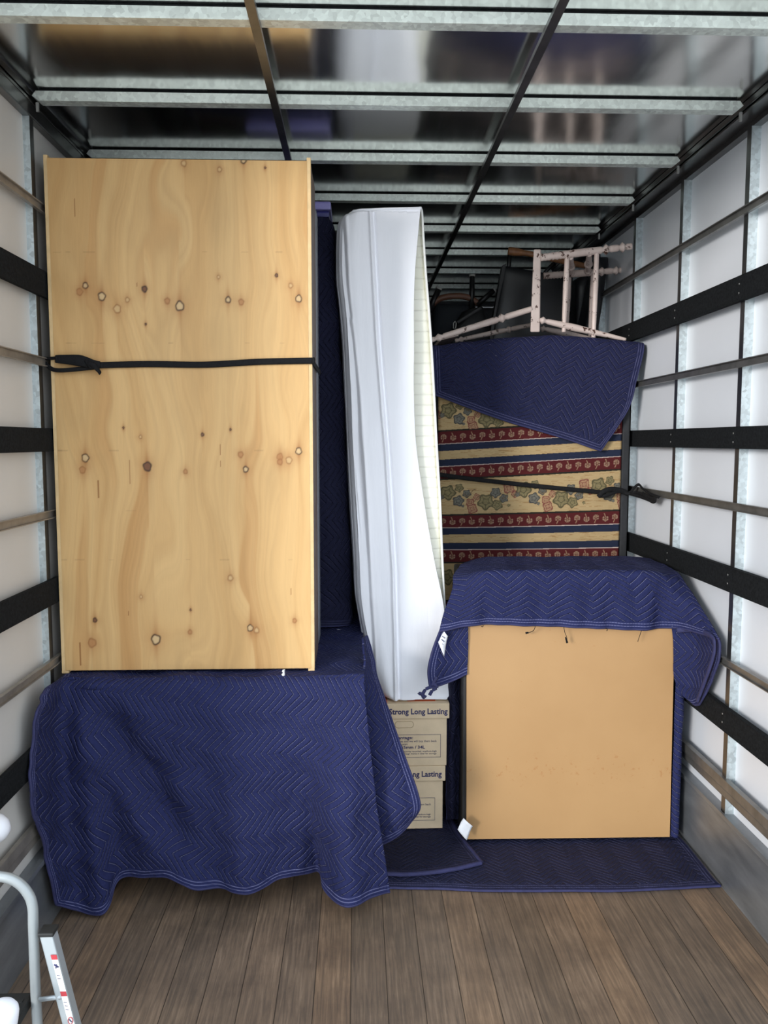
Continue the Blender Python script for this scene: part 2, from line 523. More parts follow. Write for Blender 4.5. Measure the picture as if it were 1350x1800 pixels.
# studs, rails, rub boards, kick panels
def side_frame(wall, xw, s, studs, thins, boards, kick_h, kname, rail_m, D=0.030, ztop_=2.438, bolts=True):
    for y in studs:
        mb = MB()
        mb.box((xw, y - 0.001, kick_h), (xw + s * (D + 0.0000), y + 0.001, ztop_))
        mb.box((xw, y + 0.026, kick_h), (xw + s * (D + -0.0020), y + 0.028, ztop_))
        st_ = mb.build('wall_stud', M_galv, wall)
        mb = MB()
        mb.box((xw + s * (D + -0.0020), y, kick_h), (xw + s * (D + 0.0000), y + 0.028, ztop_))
        mb.build('shade_tinted_flange', M_toprail, st_)  # inward stud face in darker steel, its shade put into the colour
    for z in thins:
        mb = MB()
        mb.box((xw + s * (D + 0.0000), Y0 + 0.01, z - 0.013), (xw + s * (D + 0.0040), Y1, z + 0.013))
        mb.box((xw + s * (D + 0.0040), Y0 + 0.01, z + 0.010), (xw + s * (D + 0.0120), Y1, z + 0.013))
        mb.box((xw + s * (D + 0.0040), Y0 + 0.01, z - 0.013), (xw + s * (D + 0.0120), Y1, z - 0.010))
        mb.build('tie_rail', rail_m, wall)
    for z, h in boards:
        mb = MB()
        mb.box((xw + s * (D + 0.0000), Y0 + 0.01, z - h / 2), (xw + s * (D + 0.0140), Y1, z + h / 2), 0.002)
        b = mb.build('rub_board', M_board, wall)
        mb = MB()
        for y in studs:
            for dz in (-0.014, 0.014):
                mb.lathe((xw + s * (D + 0.0130), y + 0.014, z + dz), (xw + s * (D + 0.0155), y + 0.014, z + dz), [(0, 0.0035), (0.7, 0.0035), (1, 0.001)], 8)
        if bolts: mb.build('bolt', M_boltd, b)['kind'] = 'stuff'
    # kick panel with a folded ledge
    mb = MB()
    mb.box((xw, Y0, 0.0), (xw + s * (D + 0.0040), Y1, kick_h), 0.003)
    mb.box((xw + s * (D + 0.0040), Y0, kick_h - 0.012), (xw + s * 0.040, Y1, kick_h + 0.004), 0.001)
    k = struct(mb.build(kname, M_kick), 'scuffed grey aluminium kick panel at the foot of the wall')
    mb = MB()
    mb.box((xw + s * (D - 0.004), Y0, 0.335), (xw + s * (D + 0.010), Y1, 0.368), 0.002)
    mb.box((xw + s * (D - 0.010), Y0, 0.305), (xw + s * (D + 0.0040), Y1, 0.336), 0.002)
    mb.build('floor_rail', rail_m, wall)

side_frame(wr, XR, -1, [1.99 + 0.508 * k for k in range(8)],
           [2.19, 1.719, 1.266, 0.753], [(1.952, 0.078), (1.486, 0.070), (1.03, 0.080), (0.568, 0.080)], 0.245, 'baseboard_right', M_rail)
side_frame(wl, XL, 1, [1.92 + 0.508 * k for k in range(8)],
           [2.168, 1.712, 1.252, 0.795], [(1.943, 0.078), (1.479, 0.070), (1.015, 0.078), (0.558, 0.078)], 0.245, 'baseboard_left', M_rail_l, D=0.020, ztop_=2.412, bolts=False)

# ------------------------------------------------------------------ covered desk
ZT = P(300, 1184, 2.47).z          # top of the blanket on the desk
print('desk top z', ZT)
wood_dark = simple('dark desk wood', (0.05, 0.03, 0.02), 0.5, 0, 0.3, 12)
YF = 2.405
desk = thing('desk', (-0.45, 2.75, 0), 'desk standing hidden under the navy quilted blanket, wooden cabinet on top', 'desk')
MB().box((-0.89, YF + 0.02, ZT - 0.045), (-0.004, 3.28, ZT - 0.012), 0.004).build('desktop', wood_dark, desk)
for x0 in (-0.87, -0.09):
    for y0_ in (2.74, 3.18):
        MB().box((x0, y0_, 0.0), (x0 + 0.06, y0_ + 0.06, ZT - 0.045), 0.003).build('leg', wood_dark, desk)

hem = [(97, 1592), (138, 1600), (185, 1601), (211, 1545), (255, 1545), (300, 1538), (345, 1563), (390, 1563),
       (431, 1570), (470, 1556), (505, 1542), (556, 1543), (575, 1572), (628, 1579), (686, 1569)]
nC = len(hem)
top_x = [70 + (641 - 70) * i / (nC - 1) for i in range(nC)]
edge_y = [1197 + 6 * math.sin(math.pi * i / (nC - 1)) for i in range(nC)]
def PL(x, y, Y, lim=-0.916):
    q = P(x, y, Y)
    return PX(x, y, lim) if q.x < lim else q
top_l = [PL(top_x[i], edge_y[i], YF) for i in range(nC)]
rows = []
for Yb in (3.30, 3.0, 2.75, 2.55, 2.44):
    rows.append([Vector((p.x if i else -0.915, Yb, ZT + (0.0 if 0 < i else -0.004))) for i, p in enumerate(top_l)])
rows.append([Vector((p.x, min(YF, p.y) + 0.016, ZT - 0.004)) for p in top_l])
rows.append([Vector((p.x, min(YF, p.y) - 0.002, ZT - 0.026)) for p in top_l])
fold_amp = [0.03, 0.01, 0.02, -0.04, -0.01, -0.01, 0.02, 0.005, 0.02, 0.0, -0.02, -0.045, 0.035, 0.065, 0.015]
NR = 7
for r in range(1, NR + 1):
    t = r / NR
    row = []
    for i in range(nC):
        y = edge_y[i] + (hem[i][1] - edge_y[i]) * t
        x = top_x[i] + (hem[i][0] - top_x[i]) * (t ** 1.35)
        if i < 4:   # left edge sways outwards then in
            x += [-16, -12, -7, -3][i] * math.sin(math.pi * min(1, t * 1.0)) ** 1 * (1.1 if t < 0.65 else 0.9)
            if 0.35 < t < 0.65 and i == 0: x -= 8
        Y = YF - 0.012 - fold_amp[i] * (t ** 1.2)
        q = PL(x, y, Y)
        if q.z < 0.008: q.z = 0.008
        row.append(q)
    rows.append(row)
def desk_disp(u, v, p):
    k = max(0.0, (ZT - p[2]) / ZT)
    if k < 0.03: return (0, 0, 0)
    # diagonal valley on the left, a soft one on the right
    xv = -0.83 + 0.42 * k
    a = 0.042 * math.exp(-((p[0] - xv) / 0.07) ** 2) * math.sin(math.pi * min(1, k * 1.08)) if k < 0.93 else 0
    a -= 0.022 * math.exp(-((p[0] - xv + 0.10) / 0.05) ** 2) * math.sin(math.pi * k)
    b = 0.046 * math.exp(-((p[0] + 0.125) / 0.035) ** 2) * min(1, k * 1.1) - 0.035 * math.exp(-((p[0] + 0.03) / 0.05) ** 2) * min(1, k * 1.1)
    c = 0.008 * math.sin(p[0] * 26 + p[2] * 3) * k
    return (0, min(a + b + c, 0.034 if k < 0.8 else 0.05), 0)
blk = thing('moving_blanket', (-0.45, YF, 0), 'navy zigzag-quilted blanket draped over the desk, hem reaching the floor, wooden cabinet on top', 'blanket')
cloth('drape', rows, 190, 190, Q_desk, blk, crumple=0.006, edges='LB', disp=desk_disp, seed=3)
# corner flap hanging on the right
flap = [
    [(639, 1122, 2.60), (640, 1119, 2.63), (645, 1118, 2.65)],
    [(640, 1165, 2.50), (645, 1160, 2.54), (655, 1156, 2.58)],
    [(632, 1215, 2.47), (652, 1210, 2.49), (666, 1205, 2.53)],
    [(625, 1300, 2.46), (670, 1295, 2.455), (695, 1288, 2.49)],
    [(632, 1372, 2.45), (682, 1362, 2.44), (718, 1350, 2.47)],
    [(640, 1440, 2.45), (695, 1430, 2.43), (737, 1412, 2.46)],
    [(655, 1492, 2.46), (700, 1468, 2.45), (728, 1437, 2.47)]]
cloth('corner_flap', [[P(*p) for p in r] for r in flap], 40, 90, Q_desk, blk, crumple=0.003, edges='RB', uvoff=(0.3, 0.02))

# ------------------------------------------------------------------ plywood-backed cabinet
CY = 2.47
pw0, pw1 = P(92, 1176, CY), P(548, 1176, CY)
zb = ZT + 0.013
zt = P(300, 280, CY).z
xa, xb = pw0.x - 0.012, pw1.x - 0.002
xa = max(xa, -0.915)
cab = thing('cabinet', ((xa + xb) / 2, CY + 0.23, ZT + 0.004), 'tall cabinet with knotty plywood back, strapped upright on the blanket-covered desk', 'cabinet')
W_, H_ = xb - xa, zt - zb
nx, nz = 330, 650
gx, gz = np.meshgrid(np.linspace(0, W_, nx), np.linspace(0, H_, nz))
# image-space position of each vertex, to put the knots where the photo has them
def pix(x, y, z):
    v = Vector((x, y, z - H)); d = v.dot(FW)
    return 675 + FPX * v.dot(RT) / d, 900 - FPX * v.dot(UP) / d
def smooth_noise(x, y, seed=0, octaves=3):
    out = np.zeros_like(x); a = 1.0; tot = 0
    r = np.random.default_rng(seed)
    for o in range(octaves):
        tab = r.random((64, 64))
        xi = np.floor(x).astype(int); yi = np.floor(y).astype(int)
        fx = x - xi; fy = y - yi
        fx = fx * fx * (3 - 2 * fx); fy = fy * fy * (3 - 2 * fy)
        t = lambda i, j: tab[(i % 64), (j % 64)]
        n = (t(xi, yi) * (1 - fx) + t(xi + 1, yi) * fx) * (1 - fy) + (t(xi, yi + 1) * (1 - fx) + t(xi + 1, yi + 1) * fx) * fy
        out += a * n; tot += a; a *= 0.5; x = x * 2.03 + 17; y = y * 2.03 + 5
    return out / tot
# knots: px, py, radius in px, type (0 pale plug with dark ring, 1 brown, 2 faint ring, 3 dark)
knots = [(150, 502, 5, 0), (140, 513, 6, 1), (179, 521, 7, 0), (206, 543, 7, 2), (224, 527, 4, 2), (254, 508, 5, 3),
         (294, 529, 5, 1), (316, 538, 8, 0), (384, 487, 3, 2), (401, 527, 5, 0), (424, 531, 5, 1), (486, 484, 3, 3),
         (511, 502, 4, 2), (525, 525, 6, 0), (323, 287, 5, 2), (428, 282, 5, 0), (217, 752, 2, 3), (247, 768, 3, 2),
         (356, 764, 3, 3), (150, 805, 7, 0), (145, 826, 6, 1), (259, 820, 8, 3), (326, 829, 4, 1), (423, 799, 5, 1),
         (432, 825, 5, 0), (492, 803, 6, 1), (492, 812, 5, 1), (508, 809, 6, 2), (525, 793, 6, 0), (248, 1049, 3, 2),
         (335, 1072, 2, 3), (167, 1090, 4, 3), (162, 1130, 8, 1), (274, 1124, 9, 0), (334, 1111, 4, 1), (440, 1104, 6, 0),
         (451, 1108, 5, 2), (405, 1016, 5, 2), (518, 1091, 4, 1), (466, 295, 2, 3), (386, 298, 4, 2), (256, 570, 2, 3), (405, 755, 2, 3)]
sc_px = W_ / (548 - 92)
kk = []
for (px, py, r, ty) in knots:
    q = P(px, py, CY)
    kk.append((q.x - xa, q.z - zb, r * sc_px * 0.86, ty))
flow = gx * 1.0
for (kx, kz, r, ty) in kk:
    dx = gx - kx; dz = (gz - kz)
    rr = 2.2 if ty in (0, 3) else 1.4
    flow = flow + rr * r * np.sign(dx) * np.exp(-(np.abs(dx) / (4.5 * r + 0.006))) * np.exp(-(dz / (13 * r)) ** 2)
warp = smooth_noise(gx * 4, gz * 1.6, 3) * 0.28 + smooth_noise(gx * 10, gz * 2.5, 9) * 0.05
ph = flow + warp
band = smooth_noise(ph * 26, gz * 0.7, 5, 2)
fine = smooth_noise(ph * 150, gz * 3.0, 8, 2)
blotch = smooth_noise(gx * 7 + 3, gz * 3, 21, 3)
rings = 0.5 + 0.5 * np.sin(ph * 210 + 4 * band)
base = np.array([0.54, 0.31, 0.118])
lite = np.array([0.64, 0.405, 0.175])
dark = np.array([0.42, 0.21, 0.07])
t1 = np.clip(band * 1.9 - 0.55, 0, 1)[..., None]
t1 = t1 * 0.8
col = lite * (1 - t1) + base * t1
t2 = (np.clip(rings - 0.60, 0, 1) * 0.26 * np.clip(blotch * 2 - 0.45, 0, 1))[..., None]
col = col * (1 - t2) + dark * t2
col *= (0.93 + 0.14 * fine)[..., None]
# darker veneer areas with a crisp outline (heartwood patches)
hp = smooth_noise(ph * 9 + 1.3, gz * 0.55 + 2, 33, 2)
m = np.clip((hp - 0.60) * 30, 0, 1)[..., None]
col = col * (1 - 0.17 * m * np.array([0.6, 1.0, 1.35]))
lo_px = P(300, 735, CY).z - zb
stain = smooth_noise(gx * 14, gz * 5, 41, 3)
col *= (1 - 0.10 * np.clip(stain * 2.6 - 1.35, 0, 1))[..., None]
for (kx, kz, r, ty) in kk:
    jit = 1 + 0.06 * np.sin(3 * np.arctan2(gz - kz, gx - kx) + kx * 90) + 0.05 * np.sin(5 * np.arctan2(gz - kz, gx - kx) + kz * 50)
    d = np.hypot(gx - kx, (gz - kz) * 0.86) / (r * jit)
    # brown tails above and below
    tail = np.exp(-((gx - kx) / (0.45 * r + 0.0022)) ** 2) * np.exp(-np.abs(gz - kz) / (3.8 * r)) * (0.75 if ty in (0, 3) else 0.30)
    halo = np.exp(-(d / 2.6) ** 2) * 0.34
    a = np.clip(tail + halo, 0, 0.8)[..., None]
    col = col * (1 - a) + np.array([0.36, 0.15, 0.045]) * a
    ring = np.exp(-((d - 1.0) / (0.20 if r > 0.008 else 0.30)) ** 2)
    core = np.clip((1.0 - d) * 8, 0, 1)
    if ty == 0: cc, rc, ra = np.array([0.62, 0.43, 0.22]), np.array([0.045, 0.018, 0.008]), 0.97
    elif ty == 1: cc, rc, ra = np.array([0.42, 0.19, 0.07]), np.array([0.28, 0.11, 0.035]), 0.75
    elif ty == 2: cc, rc, ra = np.array([0.60, 0.39, 0.18]), np.array([0.26, 0.11, 0.035]), 0.7
    else: cc, rc, ra = np.array([0.15, 0.06, 0.03]), np.array([0.035, 0.016, 0.010]), 0.95
    core = core[..., None] * (0.9 if ty != 1 else 0.65)
    col = col * (1 - core) + cc * core
    if ty == 3 and r > 0.012:
        cc2 = np.clip((0.45 - np.hypot((gx - kx - 0.001) * 1.6, (gz - kz) * 0.7) / r) * 6, 0, 1)[..., None]
        col = col * (1 - cc2) + np.array([0.62, 0.42, 0.28]) * cc2
    ring = (ring * ra)[..., None]
    col = col * (1 - ring) + rc * ring
# horizontal knife-check marks and short dark splits
for (py, xs) in ((443, (100, 120, 150, 160, 360, 430, 490)), (603, (120, 125, 170, 180, 300, 435, 495)), (792, (105, 110, 200, 455)), (984, (112, 140, 195, 330, 395, 510)), (898, (230,))):
    for xx in xs:
        q = P(xx, py, CY)
        mk = (np.abs(gz - (q.z - zb)) < 0.0016) & (np.abs(gx - (q.x - xa)) < 0.007 + 0.004 * ((xx * 7) % 3))
        col[mk] = col[mk] * 0.86
for (px, py, L) in ((387, 790, 10), (388, 815, 6), (173, 860, 16), (228, 830, 22), (141, 1150, 22), (131, 365, 16), (226, 1078, 4), (512, 1040, 6), (241, 500, 4)):
    q = P(px, py, CY)
    mk = (np.abs(gx - (q.x - xa)) < 0.0016) & (np.abs(gz - (q.z - zb)) < L * sc_px)
    col[mk] = col[mk] * np.array([0.55, 0.42, 0.35])
col = np.clip(col, 0.01, 0.95)
# slightly bowed edges like the photo
yy = 0.0 * gx
mb = MB()
me = bpy.data.meshes.new('back_panel')
verts = np.stack([gx.ravel() + xa, (CY + yy).ravel(), gz.ravel() + zb], axis=1) - np.array(ORG[cab.name])
idx = np.arange(nx * nz).reshape(nz, nx)
faces = np.stack([idx[:-1, :-1], idx[:-1, 1:], idx[1:, 1:], idx[1:, :-1]], axis=-1).reshape(-1, 4)
me.from_pydata(verts.tolist(), [], faces.tolist())
ca = me.color_attributes.new('tint', 'FLOAT_COLOR', 'POINT')
ca.data.foreach_set('color', np.concatenate([col.reshape(-1, 3), np.ones((nx * nz, 1))], axis=1).astype(np.float32).ravel())
me.materials.append(attr_mat('knotty pine plywood', 0.48, 0.12, 240, 0.05, (1, 1, 0.08)))
bp = bpy.data.objects.new('back_panel', me); COL.objects.link(bp); bp.parent = cab
ORG[bp.name] = ORG[cab.name]
sm = bp.modifiers.new('thickness', 'SOLIDIFY'); sm.thickness = 0.006; sm.offset = -1
M_edge = simple('pale pine edge', (0.66, 0.46, 0.23), 0.55, 0, 0.1, 30)
M_brown = simple('brown cabinet side', (0.13, 0.085, 0.065), 0.45, 0, 0.25, 10)
M_greyd = simple('smooth grey door', (0.16, 0.17, 0.19), 0.32, 0, 0.08, 5)
for x0, x1 in ((xa - 0.011, xa + 0.001), (xb - 0.001, xb + 0.011)):
    MB().box((x0, CY + 0.001, ZT + 0.004), (x1, CY + 0.02, zt + 0.010), 0.001).build('side_edge', M_edge, cab)
for x0, x1 in ((xa - 0.011, xa + 0.010), (xb - 0.009, xb + 0.011)):
    MB().box((x0, CY - 0.001, ZT + 0.004), (x1, CY + 0.02, zb - 0.001), 0.001).build('foot', M_edge, cab)
mb = MB()
mb.box((xa - 0.008, CY + 0.02, ZT + 0.004), (xa + 0.010, CY + 0.28, zt + 0.006), 0.001)
mb.box((xb - 0.010, CY + 0.02, ZT + 0.004), (xb + 0.009, CY + 0.28, zt + 0.006), 0.001)
mb.build('side_panel', M_brown, cab)
MB().box((xa + 0.010, CY + 0.008, zt - 0.02), (xb - 0.010, CY + 0.28, zt - 0.002), 0.001).build('top_panel', M_brown, cab)
MB().box((xa + 0.010, CY + 0.008, zb + 0.002), (xb - 0.010, CY + 0.28, zb + 0.02), 0.001).build('bottom_panel', M_brown, cab)
MB().box((xa - 0.008, CY + 0.283, ZT + 0.010), (xb + 0.013, CY + 0.40, zt - 0.045), 0.02).build('door', M_greyd, cab)

# ------------------------------------------------------------------ wrapped tall load behind the cabinet, with a lidded tub on it
WY = PZ(590, 1108, ZT).y + 0.01
print('WY', WY)
wx0, wx1 = -0.62, P(604, 700, WY).x + 0.025
wt = P(560, 378, WY).z
wt2 = wt
wrap = thing('moving_blanket', (-0.3, WY + 0.1, ZT), 'shade-darkened navy quilted blanket wrapped around a tall item between cabinet and mattress', 'blanket')
rs = []
for (py, xr) in ((380, 577), (400, 586), (470, 588), (560, 594), (700, 603), (900, 611), (1040, 616), (1085, 618), (1100, 614)):
    a = P(xr, py, WY)
    row = [Vector((wx0, WY, a.z)), Vector((-0.45, WY, a.z)), Vector((-0.3, WY - 0.004, a.z)), Vector((-0.18, WY - 0.006, a.z)),
           Vector((a.x - 0.07, WY - 0.006, a.z)), Vector((a.x - 0.02, WY + 0.003, a.z)), Vector((a.x, WY + 0.03, a.z)),
           Vector((a.x, WY + 0.12, a.z)), Vector((a.x, WY + 0.22, a.z))]
    for q in row: q.z = max(q.z, ZT + 0.01)
    rs.append(row)
cloth('wrap', rs, 110, 170, Q_shade, wrap, crumple=0.006, cscale=6, edges='B', seed=8,
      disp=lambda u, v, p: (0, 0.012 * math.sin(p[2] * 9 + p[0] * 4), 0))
load = thing('upright_panel', (-0.35, WY + 0.12, ZT), 'tall upright item wrapped in shade-darkened navy blanket behind the cabinet', 'furniture')
MB().box((wx0 + 0.02, WY + 0.025, ZT + 0.006), (P(576, 378, WY).x - 0.02, WY + 0.20, wt + 0.0), 0.01).build('panel', wood_dark, load)
# tub
M_lid = simple('lilac plastic lid', (0.24, 0.22, 0.50), 0.3, 0, 0.06, 6)
M_tub = simple('deep blue plastic tub', (0.03, 0.03, 0.16), 0.3, 0, 0.06, 6)
tubx = P(581, 375, WY + 0.02).x
t0 = P(570, 378, WY + 0.02).z; tl = P(570, 369, WY + 0.02).z; tt = P(570, 354, WY + 0.02).z
tub = thing('storage_tub', (tubx - 0.15, WY + 0.12, wt), 'lilac-lidded blue plastic tub on top of the wrapped tall item', 'tub')
MB().box((tubx - 0.30, WY + 0.03, wt + 0.001), (tubx - 0.004, WY + 0.20, tl), 0.008).build('tub_body', M_tub, tub)
MB().box((tubx - 0.31, WY + 0.015, tl), (tubx + 0.002, WY + 0.215, tt), 0.008).build('lid', M_lid, tub)

# ------------------------------------------------------------------ black strap round the cabinet
M_strap = simple('black webbing', (0.008, 0.008, 0.009), 0.8, 0, 0.3, 150, 0.3, spec=0.2)
def ribbon(mb, pts, w, th, n=40, up=(0, 0, 1)):
    sp = spline(pts, n)
    mb.tube(sp, w / 2, 8, sx=1.0, sy=th / w, up=up)
strap = thing('tie_strap', P(330, 640, CY - 0.01), 'black webbing strap tied across the plywood cabinet back, knotted at left rail', 'strap')
YS = CY - 0.006
mb = MB()
ribbon(mb, [P(172, 642, YS - 0.004), P(260, 640, YS), P(360, 641, YS), P(455, 636, YS), P(545, 634, YS), Vector((xb + 0.012, CY, P(548, 635, CY).z)), Vector((xb + 0.014, CY + 0.16, P(548, 635, CY).z)), Vector((xb + 0.017, CY + 0.39, P(548, 635, CY).z))], 0.019, 0.005, 70)
mb.build('webbing', M_strap, strap)
mb = MB()
sp = spline([P(176, 641, YS - 0.006), P(160, 639, YS - 0.016), P(140, 634, YS - 0.018), P(118, 632, YS - 0.014), P(97, 631, YS - 0.010)], 24)
mb.tube(sp, [0.010, 0.010, 0.0105, 0.011, 0.012, 0.013, 0.014, 0.015, 0.0155, 0.016, 0.0165, 0.017, 0.017, 0.0165, 0.016, 0.0155, 0.015, 0.0145, 0.014, 0.0135, 0.013, 0.0125, 0.012, 0.011], 10, sx=1.0, sy=0.22, up=(0, 0, 1))
ribbon(mb, [P(165, 646, YS - 0.01), P(135, 649, YS - 0.012), P(105, 651, YS - 0.010), P(90, 648, YS), P(78, 637, YS + 0.01)], 0.013, 0.005, 26)
ribbon(mb, [P(100, 629, YS - 0.012), P(90, 630, YS - 0.004), P(76, 630, YS + 0.01)], 0.010, 0.005, 12)
ribbon(mb, [P(155, 638, YS - 0.024), P(165, 643, YS - 0.028), P(172, 650, YS - 0.022), P(176, 656, YS - 0.012)], 0.015, 0.007, 16)
ribbon(mb, [P(150, 633, YS - 0.022), P(160, 646, YS - 0.024), P(168, 643, YS - 0.020), P(160, 636, YS - 0.012)], 0.010, 0.006, 16)
mb.build('knot', M_strap, strap)

# ------------------------------------------------------------------ cartons
BY = PZ(740, 1459, 0.022).y
print('box Y', BY)
M_kraft = simple('kraft cardboard', (0.66, 0.52, 0.35), 0.8, 0, 0.06, 20, 0.1)
M_ink = simple('navy print ink', (0.03, 0.03, 0.10), 0.7, 0, 0.1)
M_orange = simple('orange print ink', (0.62, 0.13, 0.04), 0.7, 0, 0.1)
M_shadow_line = simple('cardboard shadow line', (0.36, 0.27, 0.16), 0.85, 0, 0.08)  # darker card colour stands for shade along the hand-hole outline
def text(s, size, origin, mat, parent, name='lettering', bold=0.0, align='LEFT', xdir=Vector((1, 0, 0)), up_=Vector((0, 0, 1)), width=None):
    cu = bpy.data.curves.new('txt', 'FONT')
    cu.body = s; cu.size = size; cu.offset = bold; cu.align_x = align; cu.resolution_u = 2
    cu.extrude = 0.0003
    tmp = bpy.data.objects.new('txt', cu)
    COL.objects.link(tmp)
    bpy.context.view_layer.update()
    dg = bpy.context.evaluated_depsgraph_get()
    me = bpy.data.meshes.new_from_object(tmp.evaluated_get(dg))
    COL.objects.unlink(tmp); bpy.data.objects.remove(tmp); bpy.data.curves.remove(cu)
    n_ = xdir.cross(up_)
    w = max([v.co.x for v in me.vertices] or [1]) - min([v.co.x for v in me.vertices] or [0])
    sx = (width / w) if width else 1.0
    org = ORG.get(parent.name, Vector())
    for v in me.vertices:
        v.co = Vector(origin) + xdir * (v.co.x * sx) + up_ * v.co.y + n_ * v.co.z - org
    me.materials.clear(); me.materials.append(mat)
    o = bpy.data.objects.new(name, me); COL.objects.link(o); o.parent = parent
    ORG[o.name] = org
    return o
def carton(z0, z1, xr, Yf, label, skew):
    xl = xr - 0.325
    c = thing('cardboard_carton', ((xl + xr) / 2, Yf + 0.2, z0), label, 'box', 'cardboard archive cartons under the mattress')
    lid_h = 0.058
    MB().box((xl + 0.008, Yf + 0.007, z0), (xr - 0.009, Yf + 0.39, z1 - 0.004), 0.002).build('carton_body', M_kraft, c)
    lid = MB().box((xl, Yf, z1 - lid_h), (xr, Yf + 0.40, z1), 0.003).build('lid', M_kraft, c)
    return c, lid, xl
q = P(785, 1459, BY)
bxr1 = P(783, 1360, BY).x
z_mid = P(740, 1347, BY).z
z_top = P(740, 1236, BY).z
print('carton z', z_mid, z_top, 'x', bxr1)
def print_carton(c, lid, xl, xr, z0, z1, Yf, full):
    yf = Yf - 0.0006
    lx = xr - 0.224
    text('Strong Long Lasting', 0.0295, (lx, yf, z1 - 0.040), M_ink, lid, 'lid_lettering', 0.0008, width=0.217)
    yb = Yf + 0.0064
    # panel rule
    zA, zB = z0 + 0.032, z0 + 0.120
    xA, xB = xr - 0.285, xr - 0.031
    mb = MB()
    for a, b in (((xA, zA), (xB, zA + 0.0012)), ((xA, zB - 0.0012), (xB, zB)), ((xA, zA), (xA + 0.0012, zB)), ((xB - 0.0012, zA), (xB, zB))):
        mb.box((a[0], yb - 0.0004, a[1]), (b[0], yb + 0.0004, b[1]))
    mb.build('panel_rule', M_ink, c)
    tx = xr - 0.222
    text('Advantage:', 0.0165, (tx, yb, z0 + 0.103), M_ink, c, 'panel_lettering', 0.0004, width=0.088)
    text('used boxes and we will buy them back', 0.0115, (tx, yb, z0 + 0.091), M_ink, c, 'panel_lettering', 0.0, width=0.175)
    text('used boxes', 0.0115, (tx + 0.008, yb, z0 + 0.080), M_ink, c, 'panel_lettering', 0.0, width=0.058)
    text('255mm / 34L', 0.0165, (tx + 0.034, yb, z0 + 0.066), M_ink, c, 'panel_lettering', 0.0004, width=0.098)
    text('boxes is majority recycled, medium-high', 0.0085, (tx + 0.01, yb, z0 + 0.053), M_ink, c, 'panel_lettering', 0.0, width=0.165)
    text('adding this design makes it ideal for storage', 0.0085, (tx + 0.01, yb, z0 + 0.044), M_ink, c, 'panel_lettering', 0.0, width=0.165)
    # hand hole outline
    ring = []
    cx, cz, rw, rh = xr - 0.167, z1 - 0.082, 0.022, 0.0125
    for k in range(32):
        a = 2 * math.pi * k / 32
        ring.append((cx + math.copysign(rw, math.cos(a)) + rh * math.cos(a), yb + 0.0004, cz + rh * math.sin(a)))
    MB().tube(ring, 0.0010, 6, closed=True).build('hand_hole', M_shadow_line, c)
c1, lid1, xl1 = carton(0.024, z_mid, bxr1, BY, 'lower kraft carton of the stack, standing on the floor blanket', 0)
print_carton(c1, lid1, xl1, bxr1 - 0.007, 0.024, z_mid, BY, False)
bxr2 = P(790, 1240, BY).x
c2, lid2, xl2 = carton(z_mid + 0.001, z_top, bxr2, BY - 0.004, 'upper kraft carton lettered Strong Long Lasting, directly under the white mattress', 0)
print_carton(c2, lid2, xl2, bxr2, z_mid + 0.001, z_top, BY - 0.004, True)
mb = MB()
mb.box((xl2 + 0.02, BY + 0.006, z_top), (xl2 + 0.095, BY + 0.09, z_top + 0.0008))
mb.build('orange_print', M_orange, lid2)
mb = MB()
mb.box((xl2 + 0.17, BY + 0.022, z_top), (xl2 + 0.275, BY + 0.09, z_top + 0.0008))
mb.build('orange_print', M_orange, lid2)
mb = MB()
for k in range(4):
    mb.tube([(xl2 + 0.045 + 0.014 * k, BY + 0.012, z_top + 0.0012), (xl2 + 0.040 + 0.014 * k + (0.008 if k % 2 else -0.004), BY + 0.05, z_top + 0.0012)], 0.003, 6, sy=0.3)
mb.build('black_print', M_ink, lid2)

# ------------------------------------------------------------------ mattress
MY = BY + 0.055
zmb = z_top + 0.004
print('mattress Y', MY)
L_ = [(612, 371), (598, 384), (594, 420), (594, 480), (600, 540), (605, 610), (610, 700), (613, 780), (618, 880), (624, 980), (629, 1060), (640, 1130), (649, 1185), (658, 1212), (672, 1226)]
R_ = [(738, 365), (743, 372), (746, 420), (750, 480), (755, 540), (760, 610), (765, 700), (769, 780), (775, 880), (779, 980), (783, 1060), (787, 1130), (789, 1185), (790, 1215), (782, 1224)]
mattress = thing('mattress', (0.16, MY + 0.45, zmb), 'mattress standing on end in a loose white sheet, cream quilted side showing', 'mattress')
M_tick = None
def tick_mat():
    t = NT('cream quilted ticking')
    v = t.coords()
    sp = t.n('SeparateXYZ'); t.l(v, sp.inputs[0])
    fz = t.math('FRACT', t.math('DIVIDE', t.math('ADD', sp.outputs[2], 4.0), 0.038))
    g = t.math('SUBTRACT', 1.0, t.math('POWER', t.math('MULTIPLY', t.math('ABSOLUTE', t.math('SUBTRACT', fz, 0.5)), 2.0), 6.0))
    t.l(t.ramp(t.noise(v, 7), [(0.35, (0.84, 0.83, 0.72)), (0.7, (0.89, 0.88, 0.79))]), t.b.inputs['Base Color'])
    t.bump(t.math('ADD', g, t.math('MULTIPLY', t.noise(v, 60, 3), 0.3)), 0.5, 0.006)
    return t.done(0.75)
M_tick = tick_mat()
def sheet_mat():
    t = NT('thin white sheet')
    v = t.coords()
    nz = t.noise(v, 3)
    base = t.ramp(nz, [(0.3, (0.90, 0.905, 0.955)), (0.7, (0.93, 0.935, 0.98))])
    t.l(base, t.b.inputs['Base Color'])
    t.bump(t.noise(t.coords(scale=(3, 3, 0.5)), 9, 4), 0.25, 0.01)
    t.b.inputs['Subsurface Weight'].default_value = 0.0
    return t.done(0.8, spec=0.2)
M_sheet = sheet_mat()
M_spot = simple('grey stain', (0.50, 0.50, 0.53), 0.85)
